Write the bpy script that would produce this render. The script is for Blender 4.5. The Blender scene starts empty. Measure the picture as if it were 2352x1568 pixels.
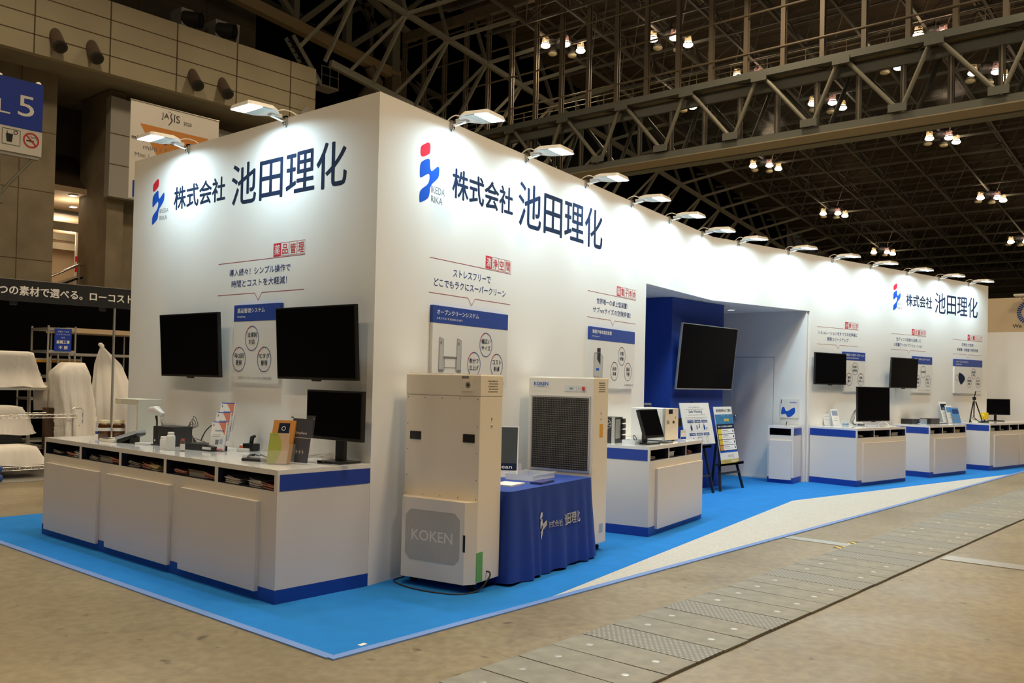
import bpy, bmesh, math, random
from mathutils import Vector, Matrix
random.seed(7)
sc = bpy.context.scene
C = sc.collection
PI = math.pi
R = math.radians

# ------------------------------------------------------------------ camera, world, exposure
cam_d = bpy.data.cameras.new('camera')
cam_d.sensor_width = 36.0
cam_d.lens = 2093.377 / 2352 * 36.0
cam_d.shift_y = (832.78 - 784) / 2352
cam_d.clip_end = 400
cam = bpy.data.objects.new('camera', cam_d)
C.objects.link(cam)
cr, cu, cd = ((0.65422548, -0.75594985, 0.02299663), (-0.02802135, 0.00615766, 0.99958836), (0.75578027, 0.65460057, 0.01715424))
cam.matrix_world = Matrix(((cr[0], cu[0], -cd[0], -3.13569), (cr[1], cu[1], -cd[1], -3.94595), (cr[2], cu[2], -cd[2], 1.53009), (0, 0, 0, 1)))
sc.camera = cam
sc.view_settings.view_transform = 'Standard'
sc.view_settings.look = 'None'
sc.view_settings.gamma = 1.0
sc.view_settings.use_curve_mapping = False
sc.view_settings.exposure = 0.0
sc.cycles.use_denoising = True
sc.cycles.max_bounces = 8
w = bpy.data.worlds.new('world')
sc.world = w
w.use_nodes = True
w.node_tree.nodes['Background'].inputs[0].default_value = (1.0, 0.80, 0.58, 1)
w.node_tree.nodes['Background'].inputs[1].default_value = 0.016
HALL_W = 500.0      # watts of each cluster of hall lamps
HALL_COL = (1.0, 0.76, 0.47)
FLOOD_W = 14.0        # watts of each LED flood

# ------------------------------------------------------------------ materials
MATS = {}
def mat(name, col, rough=0.5, metal=0.0, noise=None, bump=None, emit=0.0, ecol=None, trans=0.0, alpha=1.0, coat=0.0, spec=None):
    if name in MATS: return MATS[name]
    m = bpy.data.materials.new(name)
    m.use_nodes = True
    nt = m.node_tree
    b = nt.nodes['Principled BSDF']
    b.inputs['Base Color'].default_value = (*col, 1)
    b.inputs['Roughness'].default_value = rough
    b.inputs['Metallic'].default_value = metal
    if spec is not None: b.inputs['Specular IOR Level'].default_value = spec
    if coat: b.inputs['Coat Weight'].default_value = coat; b.inputs['Coat Roughness'].default_value = 0.08
    if trans: b.inputs['Transmission Weight'].default_value = trans
    if alpha < 1: b.inputs['Alpha'].default_value = alpha
    if emit:
        b.inputs['Emission Color'].default_value = (*(ecol or col), 1)
        b.inputs['Emission Strength'].default_value = emit
    tc = None
    if noise or bump:
        tc = nt.nodes.new('ShaderNodeTexCoord')
    if noise:
        n = nt.nodes.new('ShaderNodeTexNoise'); n.inputs['Scale'].default_value = noise[0]; n.inputs['Detail'].default_value = 6
        nt.links.new(tc.outputs['Object'], n.inputs['Vector'])
        r = nt.nodes.new('ShaderNodeValToRGB')
        a = noise[1]
        r.color_ramp.elements[0].position = 0.3; r.color_ramp.elements[1].position = 0.7
        r.color_ramp.elements[0].color = (*[c * (1 - a) for c in col], 1)
        r.color_ramp.elements[1].color = (*[min(1, c * (1 + a)) for c in col], 1)
        nt.links.new(n.outputs['Fac'], r.inputs['Fac'])
        nt.links.new(r.outputs['Color'], b.inputs['Base Color'])
    if bump:
        n = nt.nodes.new('ShaderNodeTexNoise'); n.inputs['Scale'].default_value = bump[0]; n.inputs['Detail'].default_value = 4
        nt.links.new(tc.outputs['Object'], n.inputs['Vector'])
        bp = nt.nodes.new('ShaderNodeBump'); bp.inputs['Strength'].default_value = bump[1]; bp.inputs['Distance'].default_value = 0.01
        nt.links.new(n.outputs['Fac'], bp.inputs['Height']); nt.links.new(bp.outputs['Normal'], b.inputs['Normal'])
    MATS[name] = m
    return m

WALLW = mat('booth wall cloth', (0.80, 0.795, 0.78), 0.75, bump=(220, 0.05))
LAM = mat('white laminate', (0.74, 0.71, 0.675), 0.42)
TOPW = mat('glossy white worktop', (0.80, 0.80, 0.80), 0.10, coat=0.4)
BLUE = mat('blue laminate', (0.010, 0.052, 0.36), 0.35)
BLUEW = mat('blue wall cloth', (0.008, 0.050, 0.36), 0.7)
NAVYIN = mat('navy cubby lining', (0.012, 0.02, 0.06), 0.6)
CARPB = mat('blue needle carpet', (0.020, 0.195, 0.62), 0.95, noise=(6, 0.06), bump=(300, 0.25), spec=0.1)
CARPG = mat('pale grey needle carpet', (0.47, 0.495, 0.50), 0.95, noise=(40, 0.10), bump=(300, 0.25), spec=0.1)
TAPE = mat('periwinkle edging tape', (0.16, 0.30, 0.72), 0.35)
NAVY = mat('navy lettering', (0.012, 0.022, 0.055), 0.85, spec=0.1)
TBLUE = mat('blue lettering', (0.022, 0.06, 0.24), 0.85, spec=0.1)
LOGOB = mat('logo blue', (0.012, 0.085, 0.50), 0.8, spec=0.1)
LOGOR = mat('logo red', (0.66, 0.025, 0.05), 0.8, spec=0.1)
RED = mat('heading red', (0.62, 0.03, 0.05), 0.5)
LINER = mat('thin rule red', (0.36, 0.05, 0.07), 0.5)
GREYT = mat('grey lettering', (0.20, 0.20, 0.22), 0.5)
WHITET = mat('white lettering', (0.85, 0.85, 0.85), 0.5)
PANELW = mat('foam board white', (0.72, 0.715, 0.70), 0.55)
PANELB = mat('panel header blue', (0.018, 0.055, 0.30), 0.5)
BLACK = mat('black plastic', (0.012, 0.012, 0.013), 0.35)
SCREEN = mat('black glass screen', (0.004, 0.004, 0.005), 0.2, spec=0.02)
SILVER = mat('silver bezel', (0.62, 0.64, 0.66), 0.3, 0.8)
CHROME = mat('chrome', (0.75, 0.75, 0.75), 0.16, 1.0)
STEEL = mat('galvanised steel', (0.50, 0.50, 0.48), 0.38, 0.85)
WPLAS = mat('white plastic', (0.72, 0.72, 0.71), 0.35)
LAMPW = mat('white painted lamp housing', (0.68, 0.68, 0.67), 0.4)
LENS = mat('LED lens', (0.9, 0.95, 1.0), 0.3, emit=14, ecol=(0.78, 0.92, 1.0))
CREAM = mat('cream powder coat', (0.86, 0.79, 0.67), 0.28)
CREAMD = mat('cream perforated plate', (0.40, 0.38, 0.34), 0.5)
GREEN = mat('green masking tape', (0.14, 0.42, 0.10), 0.5)
ORANGE = mat('orange sticker', (0.75, 0.38, 0.03), 0.5)
CLOTHB = mat('blue table cloth', (0.008, 0.045, 0.30), 0.7, bump=(90, 0.1))
SHEET = mat('white dust sheet', (0.80, 0.80, 0.80), 0.8, bump=(14, 0.6))
ACRYL = mat('clear acrylic', (0.75, 0.80, 0.84), 0.06, alpha=0.13, spec=0.6)
AMBER = mat('amber glass', (0.085, 0.026, 0.004), 0.08, coat=0.6)
PAPERW = mat('white paper', (0.74, 0.73, 0.72), 0.7)
PAPERP = mat('pink paper', (0.62, 0.30, 0.26), 0.7)
BEIGE = mat('cream cap', (0.72, 0.62, 0.40), 0.5)
YELLOW = mat('yellow plastic', (0.75, 0.55, 0.02), 0.4)
CABLE = mat('black cable', (0.015, 0.015, 0.016), 0.5)
WCABLE = mat('white cable', (0.7, 0.7, 0.68), 0.5)
HALLB = mat('black booth wall and dark hall backdrop', (0.002, 0.002, 0.0024), 0.9, spec=0.05)
FASC = mat('black fascia', (0.005, 0.006, 0.009), 0.6)
CONC = mat('hall concrete', (0.235, 0.205, 0.15), 0.8, noise=(0.8, 0.22))
CONCD = mat('shadowed soffit concrete', (0.30, 0.28, 0.23), 0.85, noise=(0.6, 0.15))  # even tone of the concourse soffit, paler than the hall concrete
PRECAST = mat('cream precast panel', (0.42, 0.38, 0.275), 0.7, noise=(0.5, 0.08))
JOINT = mat('panel joint', (0.10, 0.075, 0.04), 0.8)
CLAD = mat('grey metal cladding', (0.36, 0.36, 0.35), 0.5)
BROWN = mat('dark brown recess', (0.055, 0.035, 0.022), 0.8)
DUCT = mat('brown round duct', (0.12, 0.085, 0.065), 0.45)
DARKM = mat('dark grey metal', (0.035, 0.035, 0.035), 0.5)
TRUSS = mat('cream painted truss steel', (0.20, 0.20, 0.165), 0.5)
TRUSSG = mat('grey green truss steel', (0.13, 0.142, 0.132), 0.5)
TRUSSD = mat('dusty roof steel', (0.098, 0.098, 0.088), 0.6)
MULL = mat('brown mullion steel', (0.17, 0.142, 0.105), 0.5)
DECK = mat('brown roof deck', (0.115, 0.078, 0.040), 0.9)
DKWALL = mat('dark upper wall', (0.10, 0.09, 0.07), 0.9, noise=(0.4, 0.2))
PLATE = mat('concrete trench cover', (0.215, 0.222, 0.205), 0.62, noise=(9, 0.18), bump=(60, 0.2))
GAP = mat('dark trench gap', (0.05, 0.045, 0.038), 0.9)
WOOD = mat('pale wood board', (0.55, 0.42, 0.27), 0.6)
TRANSL = mat('translucent polythene', (0.72, 0.74, 0.80), 0.35, alpha=0.62, bump=(20, 0.3))
BLUSIGN = mat('sign blue', (0.003, 0.040, 0.42), 0.5)
TEALG = mat('dim green glass', (0.16, 0.22, 0.19), 0.1, alpha=0.45)
GLASS = mat('bridge window glass', (0.02, 0.025, 0.025), 0.05, alpha=0.25)
LOBBY = mat('warm lobby wall', (0.52, 0.40, 0.27), 0.8)

def floor_mat():
    m = bpy.data.materials.new('worn hall concrete floor'); m.use_nodes = True
    nt = m.node_tree; N = nt.nodes; Lk = nt.links; b = N['Principled BSDF']
    tc = N.new('ShaderNodeTexCoord')
    def noise(s, d=6, dist=0.0):
        n = N.new('ShaderNodeTexNoise'); n.inputs['Scale'].default_value = s; n.inputs['Detail'].default_value = d; n.inputs['Distortion'].default_value = dist
        Lk.new(tc.outputs['Object'], n.inputs['Vector']); return n
    def ramp(src, p0, c0, p1, c1):
        r = N.new('ShaderNodeValToRGB'); e = r.color_ramp.elements
        e[0].position = p0; e[1].position = p1; e[0].color = (*c0, 1); e[1].color = (*c1, 1)
        Lk.new(src, r.inputs['Fac']); return r
    big = ramp(noise(0.55, 8, 0.4).outputs['Fac'], 0.3, (0.195, 0.165, 0.105), 0.72, (0.275, 0.24, 0.165))
    fine = ramp(noise(14, 8).outputs['Fac'], 0.35, (0.8, 0.8, 0.8), 0.65, (1.08, 1.08, 1.08))
    mx = N.new('ShaderNodeMix'); mx.data_type = 'RGBA'; mx.blend_type = 'MULTIPLY'; mx.inputs[0].default_value = 1
    Lk.new(big.outputs['Color'], mx.inputs[6]); Lk.new(fine.outputs['Color'], mx.inputs[7])
    vo = N.new('ShaderNodeTexVoronoi'); vo.inputs['Scale'].default_value = 4.2; vo.inputs['Randomness'].default_value = 1
    nd = noise(5, 3)
    add = N.new('ShaderNodeMixRGB'); add.blend_type = 'ADD'; add.inputs[0].default_value = 0.25
    Lk.new(tc.outputs['Object'], add.inputs[1]); Lk.new(nd.outputs['Color'], add.inputs[2]); Lk.new(add.outputs[0], vo.inputs['Vector'])
    sp = ramp(vo.outputs['Distance'], 0.06, (0.30, 0.28, 0.25), 0.13, (1, 1, 1))
    mx2 = N.new('ShaderNodeMix'); mx2.data_type = 'RGBA'; mx2.blend_type = 'MULTIPLY'; mx2.inputs[0].default_value = 0.8
    Lk.new(mx.outputs[2], mx2.inputs[6]); Lk.new(sp.outputs['Color'], mx2.inputs[7])
    sc_ = noise(2.2, 12, 2.5)
    scr = ramp(sc_.outputs['Fac'], 0.60, (1, 1, 1), 0.66, (0.86, 0.86, 0.87))
    mx3 = N.new('ShaderNodeMix'); mx3.data_type = 'RGBA'; mx3.blend_type = 'MULTIPLY'; mx3.inputs[0].default_value = 1
    Lk.new(mx2.outputs[2], mx3.inputs[6]); Lk.new(scr.outputs['Color'], mx3.inputs[7])
    Lk.new(mx3.outputs[2], b.inputs['Base Color'])
    rr = ramp(noise(1.5, 5).outputs['Fac'], 0.3, (0.30,) * 3, 0.7, (0.48,) * 3)
    Lk.new(rr.outputs['Color'], b.inputs['Roughness'])
    bp = N.new('ShaderNodeBump'); bp.inputs['Strength'].default_value = 0.08; bp.inputs['Distance'].default_value = 0.01
    Lk.new(noise(40, 4).outputs['Fac'], bp.inputs['Height']); Lk.new(bp.outputs['Normal'], b.inputs['Normal'])
    return m
FLOORM = floor_mat()

def pattern_mat(name, c0, c1, kx, kz, thr, rough=0.5, axes=('X', 'Z'), metal=0.0):
    """sin*sin dot pattern in object space"""
    m = bpy.data.materials.new(name); m.use_nodes = True
    nt = m.node_tree; N = nt.nodes; Lk = nt.links; b = N['Principled BSDF']; b.inputs['Roughness'].default_value = rough; b.inputs['Metallic'].default_value = metal
    tc = N.new('ShaderNodeTexCoord'); sp = N.new('ShaderNodeSeparateXYZ'); Lk.new(tc.outputs['Object'], sp.inputs[0])
    def sn(ax, k):
        a = N.new('ShaderNodeMath'); a.operation = 'MULTIPLY'; a.inputs[1].default_value = k; Lk.new(sp.outputs[ax], a.inputs[0])
        s = N.new('ShaderNodeMath'); s.operation = 'SINE'; Lk.new(a.outputs[0], s.inputs[0]); return s
    p = N.new('ShaderNodeMath'); p.operation = 'MULTIPLY'; Lk.new(sn(axes[0], kx).outputs[0], p.inputs[0]); Lk.new(sn(axes[1], kz).outputs[0], p.inputs[1])
    g = N.new('ShaderNodeMath'); g.operation = 'GREATER_THAN'; g.inputs[1].default_value = thr; Lk.new(p.outputs[0], g.inputs[0])
    mx = N.new('ShaderNodeMix'); mx.data_type = 'RGBA'; mx.inputs[6].default_value = (*c0, 1); mx.inputs[7].default_value = (*c1, 1)
    Lk.new(g.outputs[0], mx.inputs[0]); Lk.new(mx.outputs[2], b.inputs['Base Color'])
    bp = N.new('ShaderNodeBump'); bp.inputs['Strength'].default_value = 0.4; bp.inputs['Distance'].default_value = 0.002
    Lk.new(g.outputs[0], bp.inputs['Height']); Lk.new(bp.outputs['Normal'], b.inputs['Normal'])
    MATS[name] = m
    return m
PERF = pattern_mat('perforated cream steel', (0.62, 0.58, 0.50), (0.30, 0.285, 0.25), 520, 520, 0.25)
CHECKER = pattern_mat('checker plate steel', (0.15, 0.155, 0.145), (0.29, 0.295, 0.28), 130, 170, 0.35, 0.5, ('X', 'Y'))
def deck_mat():
    m = bpy.data.materials.new('ribbed brown roof deck'); m.use_nodes = True
    nt = m.node_tree; N = nt.nodes; Lk = nt.links; b = N['Principled BSDF']; b.inputs['Roughness'].default_value = 0.9
    tc = N.new('ShaderNodeTexCoord'); wv = N.new('ShaderNodeTexWave'); wv.bands_direction = 'X'; wv.inputs['Scale'].default_value = 0.32; wv.inputs['Distortion'].default_value = 0
    Lk.new(tc.outputs['Object'], wv.inputs['Vector'])
    r = N.new('ShaderNodeValToRGB'); r.color_ramp.elements[0].color = (0.016, 0.012, 0.007, 1); r.color_ramp.elements[1].color = (0.036, 0.026, 0.015, 1)
    r.color_ramp.elements[0].position = 0.0; r.color_ramp.elements[1].position = 0.12
    Lk.new(wv.outputs['Fac'], r.inputs['Fac']); Lk.new(r.outputs['Color'], b.inputs['Base Color'])
    return m
DECKM = deck_mat()

# ------------------------------------------------------------------ mesh builder
_txt_cache = {}
def text_geo(s, bold=0.0):
    k = (s, bold)
    if k in _txt_cache: return _txt_cache[k]
    cv = bpy.data.curves.new('lettering', 'FONT'); cv.body = s; cv.size = 1.0; cv.offset = bold; cv.resolution_u = 3
    o = bpy.data.objects.new('lettering', cv); C.objects.link(o)
    dg = bpy.context.evaluated_depsgraph_get(); dg.update()
    me = bpy.data.meshes.new_from_object(o.evaluated_get(dg))
    v = [(p.co.x, p.co.y) for p in me.vertices]; f = [tuple(p.vertices) for p in me.polygons]
    bpy.data.objects.remove(o); bpy.data.curves.remove(cv); bpy.data.meshes.remove(me)
    _txt_cache[k] = (v, f)
    return v, f

class MB:
    def __init__(s, T=None):
        s.v = []; s.f = []; s.mi = []; s.sm = []; s.mats = []; s.T = T
    def m(s, mt):
        if mt not in s.mats: s.mats.append(mt)
        return s.mats.index(mt)
    def add(s, vs, fs, mt, smooth=False):
        o = len(s.v); i = s.m(mt)
        s.v += [Vector(v) for v in vs]
        for f in fs:
            s.f.append([o + k for k in f]); s.mi.append(i); s.sm.append(smooth)
        return s
    def box(s, x0, x1, y0, y1, z0, z1, mt):
        vs = [(x, y, z) for z in (z0, z1) for y in (y0, y1) for x in (x0, x1)]
        return s.add(vs, [(0, 2, 3, 1), (4, 5, 7, 6), (0, 1, 5, 4), (2, 6, 7, 3), (0, 4, 6, 2), (1, 3, 7, 5)], mt)
    def bevbox(s, x0, x1, y0, y1, z0, z1, mt, b=0.01):
        """box with its vertical and horizontal edges chamfered"""
        bm = bmesh.new(); bmesh.ops.create_cube(bm, size=1)
        for v in bm.verts: v.co = Vector(((x0 + x1) / 2 + v.co.x * (x1 - x0), (y0 + y1) / 2 + v.co.y * (y1 - y0), (z0 + z1) / 2 + v.co.z * (z1 - z0)))
        bmesh.ops.bevel(bm, geom=bm.edges[:], offset=b, segments=2, affect='EDGES', profile=0.7)
        bm.verts.index_update()
        s.add([v.co.copy() for v in bm.verts], [[v.index for v in f.verts] for f in bm.faces], mt, False); bm.free(); return s
    def prism(s, pts, z0, z1, mt):
        n = len(pts)
        vs = [(x, y, z0) for x, y in pts] + [(x, y, z1) for x, y in pts]
        return s.add(vs, [list(range(n))[::-1], list(range(n, 2 * n))] + [(i, (i + 1) % n, n + (i + 1) % n, n + i) for i in range(n)], mt)
    def prismy(s, pts, y0, y1, mt):
        """polygon in x,z extruded along y"""
        n = len(pts)
        vs = [(x, y0, z) for x, z in pts] + [(x, y1, z) for x, z in pts]
        return s.add(vs, [list(range(n)), list(range(n, 2 * n))[::-1]] + [(i, n + i, n + (i + 1) % n, (i + 1) % n) for i in range(n)], mt)
    def prismx(s, pts, x0, x1, mt):
        n = len(pts)
        vs = [(x0, y, z) for y, z in pts] + [(x1, y, z) for y, z in pts]
        return s.add(vs, [list(range(n)), list(range(n, 2 * n))[::-1]] + [(i, n + i, n + (i + 1) % n, (i + 1) % n) for i in range(n)], mt)
    def quad(s, a, b, c, d, mt): return s.add([a, b, c, d], [(0, 1, 2, 3)], mt)
    def flat(s, pts, y, mt):
        """flat polygon in x,z at depth y facing -y"""
        return s.add([(x, y, z) for x, z in pts], [list(range(len(pts)))], mt)
    def rect(s, x0, x1, z0, z1, y, mt): return s.flat([(x0, z0), (x1, z0), (x1, z1), (x0, z1)], y, mt)
    def line(s, pts, wd, y, mt):
        for (a, b), (c, d) in zip(pts, pts[1:]):
            L = math.hypot(c - a, d - b) or 1; nx, nz = -(d - b) / L * wd / 2, (c - a) / L * wd / 2
            s.flat([(a - nx, b - nz), (c - nx, d - nz), (c + nx, d + nz), (a + nx, b + nz)], y, mt)
        return s
    def ringxz(s, cx, cz, rx, rz, wd, y, mt, n=40):
        vs = []
        for i in range(n):
            a = 2 * PI * i / n
            vs += [(cx + rx * math.cos(a), y, cz + rz * math.sin(a)), (cx + (rx - wd) * math.cos(a), y, cz + (rz - wd) * math.sin(a))]
        return s.add(vs, [(2 * i, 2 * i + 1, (2 * i + 3) % (2 * n), (2 * i + 2) % (2 * n)) for i in range(n)], mt)
    def disc(s, cx, cz, r, y, mt, n=20): return s.flat([(cx + r * math.cos(2 * PI * i / n), cz + r * math.sin(2 * PI * i / n)) for i in range(n)], y, mt)
    def text(s, st, x, z, wd, ht, y, mt, bold=0.0, fit='box', al='l'):
        bw = abs(bold) * (ht or wd / max(1, len(st))) * .8 if bold > .005 else 0
        if bw:
            for k, (dx, dz) in enumerate(((bw, 0), (-bw, 0), (0, bw * .8), (0, -bw * .8))): s.text(st, x + dx, z + dz, wd, ht, y + .00015 * (k + 1), mt, 0, fit, al)
        bold = min(bold, 0)
        """lettering whose bounding box is fitted to wd x ht with its lower left at x,z"""
        v, f = text_geo(st, bold)
        xs = [a for a, b in v]; zs = [b for a, b in v]
        x0, x1, z0, z1 = min(xs), max(xs), min(zs), max(zs)
        kx = wd / (x1 - x0) if wd else None; kz = ht / (z1 - z0) if ht else None
        if kx is None: kx = kz
        if kz is None: kz = kx
        if al == 'c': x -= (x1 - x0) * kx / 2
        return s.add([(x + (a - x0) * kx, y, z + (b - z0) * kz) for a, b in v], f, mt)
    def beam(s, p, q, wd, ht, mt):
        p, q = Vector(p), Vector(q); d = (q - p).normalized()
        up = Vector((0, 0, 1)) if abs(d.z) < 0.95 else Vector((1, 0, 0))
        r = d.cross(up).normalized() * wd / 2; u = r.cross(d).normalized() * ht / 2
        vs = [p - r - u, p + r - u, p + r + u, p - r + u, q - r - u, q + r - u, q + r + u, q - r + u]
        return s.add(vs, [(0, 1, 2, 3), (7, 6, 5, 4), (0, 4, 5, 1), (1, 5, 6, 2), (2, 6, 7, 3), (3, 7, 4, 0)], mt)
    def tube(s, pts, r, mt, n=8, cap=True):
        pts = [Vector(p) for p in pts]; rings = []; prev = None
        for i, p in enumerate(pts):
            d = ((pts[min(i + 1, len(pts) - 1)] - pts[max(i - 1, 0)]) or Vector((0, 0, 1))).normalized()
            up = Vector((0, 0, 1)) if abs(d.z) < 0.9 else Vector((1, 0, 0))
            if prev is not None:
                up = prev
            a = d.cross(up)
            if a.length < 1e-4: a = d.cross(Vector((0.3, 1, 0.2)))
            a.normalize(); b = a.cross(d).normalized(); prev = b
            rr = r[i] if isinstance(r, (list, tuple)) else r
            rings.append([p + (a * math.cos(2 * PI * k / n) + b * math.sin(2 * PI * k / n)) * rr for k in range(n)])
        vs = [v for rg in rings for v in rg]
        fs = [(i * n + k, i * n + (k + 1) % n, (i + 1) * n + (k + 1) % n, (i + 1) * n + k) for i in range(len(pts) - 1) for k in range(n)]
        s.add(vs, fs, mt, True)
        if cap: s.add(rings[0] + rings[-1], [list(range(n))[::-1], list(range(n, 2 * n))], mt)
        return s
    def cable(s, pts, r, mt, n=7):
        P = [Vector(p) for p in pts]; out = []
        for i in range(len(P) - 1):
            p0, p1, p2, p3 = P[max(i - 1, 0)], P[i], P[i + 1], P[min(i + 2, len(P) - 1)]
            for k in range(5):
                f = k / 5; out.append(.5 * ((2 * p1) + (p2 - p0) * f + (2 * p0 - 5 * p1 + 4 * p2 - p3) * f * f + (3 * p1 - p0 - 3 * p2 + p3) * f ** 3))
        return s.tube(out + [P[-1]], r, mt, n)
    def lathe(s, prof, mt, c=(0, 0, 0), n=20, smooth=True):
        vs = []; 
        for r, z in prof:
            vs += [(c[0] + r * math.cos(2 * PI * k / n), c[1] + r * math.sin(2 * PI * k / n), c[2] + z) for k in range(n)]
        fs = [(i * n + k, i * n + (k + 1) % n, (i + 1) * n + (k + 1) % n, (i + 1) * n + k) for i in range(len(prof) - 1) for k in range(n)]
        return s.add(vs, fs, mt, smooth)
    def loft(s, rings, mt, cap=True, smooth=True):
        n = len(rings[0]); vs = [p for rg in rings for p in rg]
        s.add(vs, [(i * n + k, i * n + (k + 1) % n, (i + 1) * n + (k + 1) % n, (i + 1) * n + k) for i in range(len(rings) - 1) for k in range(n)], mt, smooth)
        if cap: s.add(rings[-1], [list(range(n))], mt)
        return s
    def rot(s, M):
        s.v = [M @ v for v in s.v]; return s
    def done(s, name, parent=None, label=None, loc=None, rotz=0.0, cat=None, group=None, kind=None):
        me = bpy.data.meshes.new(name)
        me.from_pydata([tuple(v) for v in s.v], [], s.f); me.update()
        for mt in s.mats: me.materials.append(mt)
        me.polygons.foreach_set('material_index', s.mi); me.polygons.foreach_set('use_smooth', s.sm)
        me.update()
        o = bpy.data.objects.new(name, me); C.objects.link(o)
        if parent is not None: o.parent = parent
        if loc is not None: o.location = loc
        o.rotation_euler.z = rotz
        if label: o['label'] = label
        if cat: o['category'] = cat
        if group: o['group'] = group
        if kind: o['kind'] = kind
        return o

def thing(name, label, cat, loc=(0, 0, 0), rotz=0.0, group=None, kind=None):
    o = bpy.data.objects.new(name, None); C.objects.link(o); o.empty_display_size = 0.1
    o.location = loc; o.rotation_euler.z = rotz; o['label'] = label; o['category'] = cat
    if group: o['group'] = group
    if kind: o['kind'] = kind
    return o
def copy_thing(root, loc, rotz, label, group=None):
    def cp(o, par):
        n = o.copy(); C.objects.link(n)
        if par: n.parent = par
        for ch in list(o.children): cp(ch, n)
        return n
    r = cp(root, None); r.location = loc; r.rotation_euler.z = rotz; r['label'] = label
    if group: r['group'] = group
    return r
def struct(mb, name, loc=None, rotz=0.0, parent=None, label=None):
    return mb.done(name, parent, label, loc, rotz, kind='structure')
def rrect(hx, hy, rc, n=10):
    pts = []
    for (sx, sy, a0) in ((1, 1, 0), (-1, 1, 90), (-1, -1, 180), (1, -1, 270)):
        for k in range(n):
            a = R(a0 + 90 * k / (n - 1)); pts.append((sx * (hx - rc) + rc * math.cos(a), sy * (hy - rc) + rc * math.sin(a)))
    return pts
def chaikin(pts, it=2):
    for _ in range(it):
        q = []
        for a, b in zip(pts, pts[1:] + pts[:1]):
            q += [(a[0] * .75 + b[0] * .25, a[1] * .75 + b[1] * .25), (a[0] * .25 + b[0] * .75, a[1] * .25 + b[1] * .75)]
        pts = q
    return pts

# ------------------------------------------------------------------ frames of the booth walls
FL = ((1.203, 4.828), -90.0)          # left wall, read from its far end to the corner
FA = ((1.203, 1.144), 9.5804)         # long wall, from the corner to the bend
FB = ((8.439, 2.365), -10.3988)       # long wall, from the bend to the far end
def wp(F, u, d=0.0, z=0.0):
    a = R(F[1]); return (F[0][0] + u * math.cos(a) + d * math.sin(a), F[0][1] + u * math.sin(a) - d * math.cos(a), z)

# ------------------------------------------------------------------ hall shell
struct(MB().box(-45, 110, -50, 75, -0.3, 0, FLOORM), 'floor')
KR = 0.143
def zr(x): return 20 - KR * (x - 40)                       # lower layer of the roof trusses
def zdeck(x): return zr(x) + 2.7
struct(MB().add([(-20, -45, zdeck(-20)), (105, -45, zdeck(105)), (105, 34, zdeck(105)), (-20, 34, zdeck(-20)),
                 (-20, -45, zdeck(-20) + .3), (105, -45, zdeck(105) + .3), (105, 34, zdeck(105) + .3), (-20, 34, zdeck(-20) + .3)],
                [(0, 1, 2, 3), (7, 6, 5, 4), (0, 4, 5, 1), (1, 5, 6, 2), (2, 6, 7, 3), (3, 7, 4, 0)], DECKM), 'ceiling')
b = MB().box(100, 100.4, -45, 60, 0, 16, DKWALL)
for z in (8.0, 9.6, 11.2): b.box(99.85, 100, -45, 60, z, z + .25, DARKM)
struct(b, 'wall_far')
# upper dark wall behind the concourse
b = MB().box(-10, 27.2, 43, 43.4, 9.3, 30, DKWALL)
for z in (18.2, 20.0, 21.8, 23.6): b.box(-10, 27.2, 42.97, 43, z, z + .05, JOINT)
for x in (8, 12, 16, 20, 24): b.box(x, x + .06, 42.97, 43, 9.3, 30, JOINT)
struct(b, 'wall_back')
struct(MB().box(27.2, 110, 47, 47.4, 0, 34, HALLB), 'wall_back')  # black sheet standing in for the unlit depth behind the girders
struct(MB().box(-20, 110, 34, 47.4, 34, 34.3, HALLB), 'ceiling')  # added black cover, keeps the gap beyond the roof deck dark
# concourse fascia of precast panels with joints
b = MB().box(-6, 24.95, 34, 34.35, 13.95, 17.0, PRECAST)
for z in (14.68, 15.42, 16.2): b.box(-6, 24.95, 33.985, 34, z, z + .035, JOINT)
for x in (-3.74, -.72, 2.3, 5.32, 8.34, 11.36, 14.38, 17.38, 20.4, 23.4): b.box(x, x + .05, 33.985, 34, 13.95, 17.0, JOINT)
struct(b, 'wall_concourse')
struct(MB().box(-6, 24.9, 34.35, 43, 13.95, 14.3, CONCD), 'ceiling_concourse')
struct(MB().box(-6, 24.9, 34.35, 43, 16.7, 17.0, CONCD), 'ceiling_concourse')
b = MB().box(-6, 13.15, 36, 37.2, 0, 13.95, CONC)
for x in (3.0, 6.4, 9.6, 11.7): b.box(x, x + .03, 35.985, 36, 0, 13.95, JOINT)
for z in (3.2, 6.0, 8.9, 11.4): b.box(-6, 13.15, 35.988, 36, z, z + .02, JOINT)
struct(b, 'wall_pillar')
b = MB().box(15.4, 16.15, 36, 38.8, 0, 13.9, CONC).box(16.15, 26, 36.5, 37.2, 0, 9.2, CONC)
struct(b, 'wall_pillar')
struct(MB().box(13.15, 16.4, 40.6, 40.8, 9.7, 13.95, DKWALL), 'wall_recess')
b = MB().prismy([(15.22, 9.1), (26.0, 9.1), (26.0, 12.9), (15.22, 13.5)], 35.5, 35.95, CLAD)
for z in (10.5, 11.85): b.box(15.2, 26, 35.485, 35.5, z, z + .03, JOINT)
for x in (17.6, 19.9, 22.2): b.box(x, x + .025, 35.485, 35.5, 9.1, 12.9, JOINT)
struct(b, 'wall_cladding')
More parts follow.
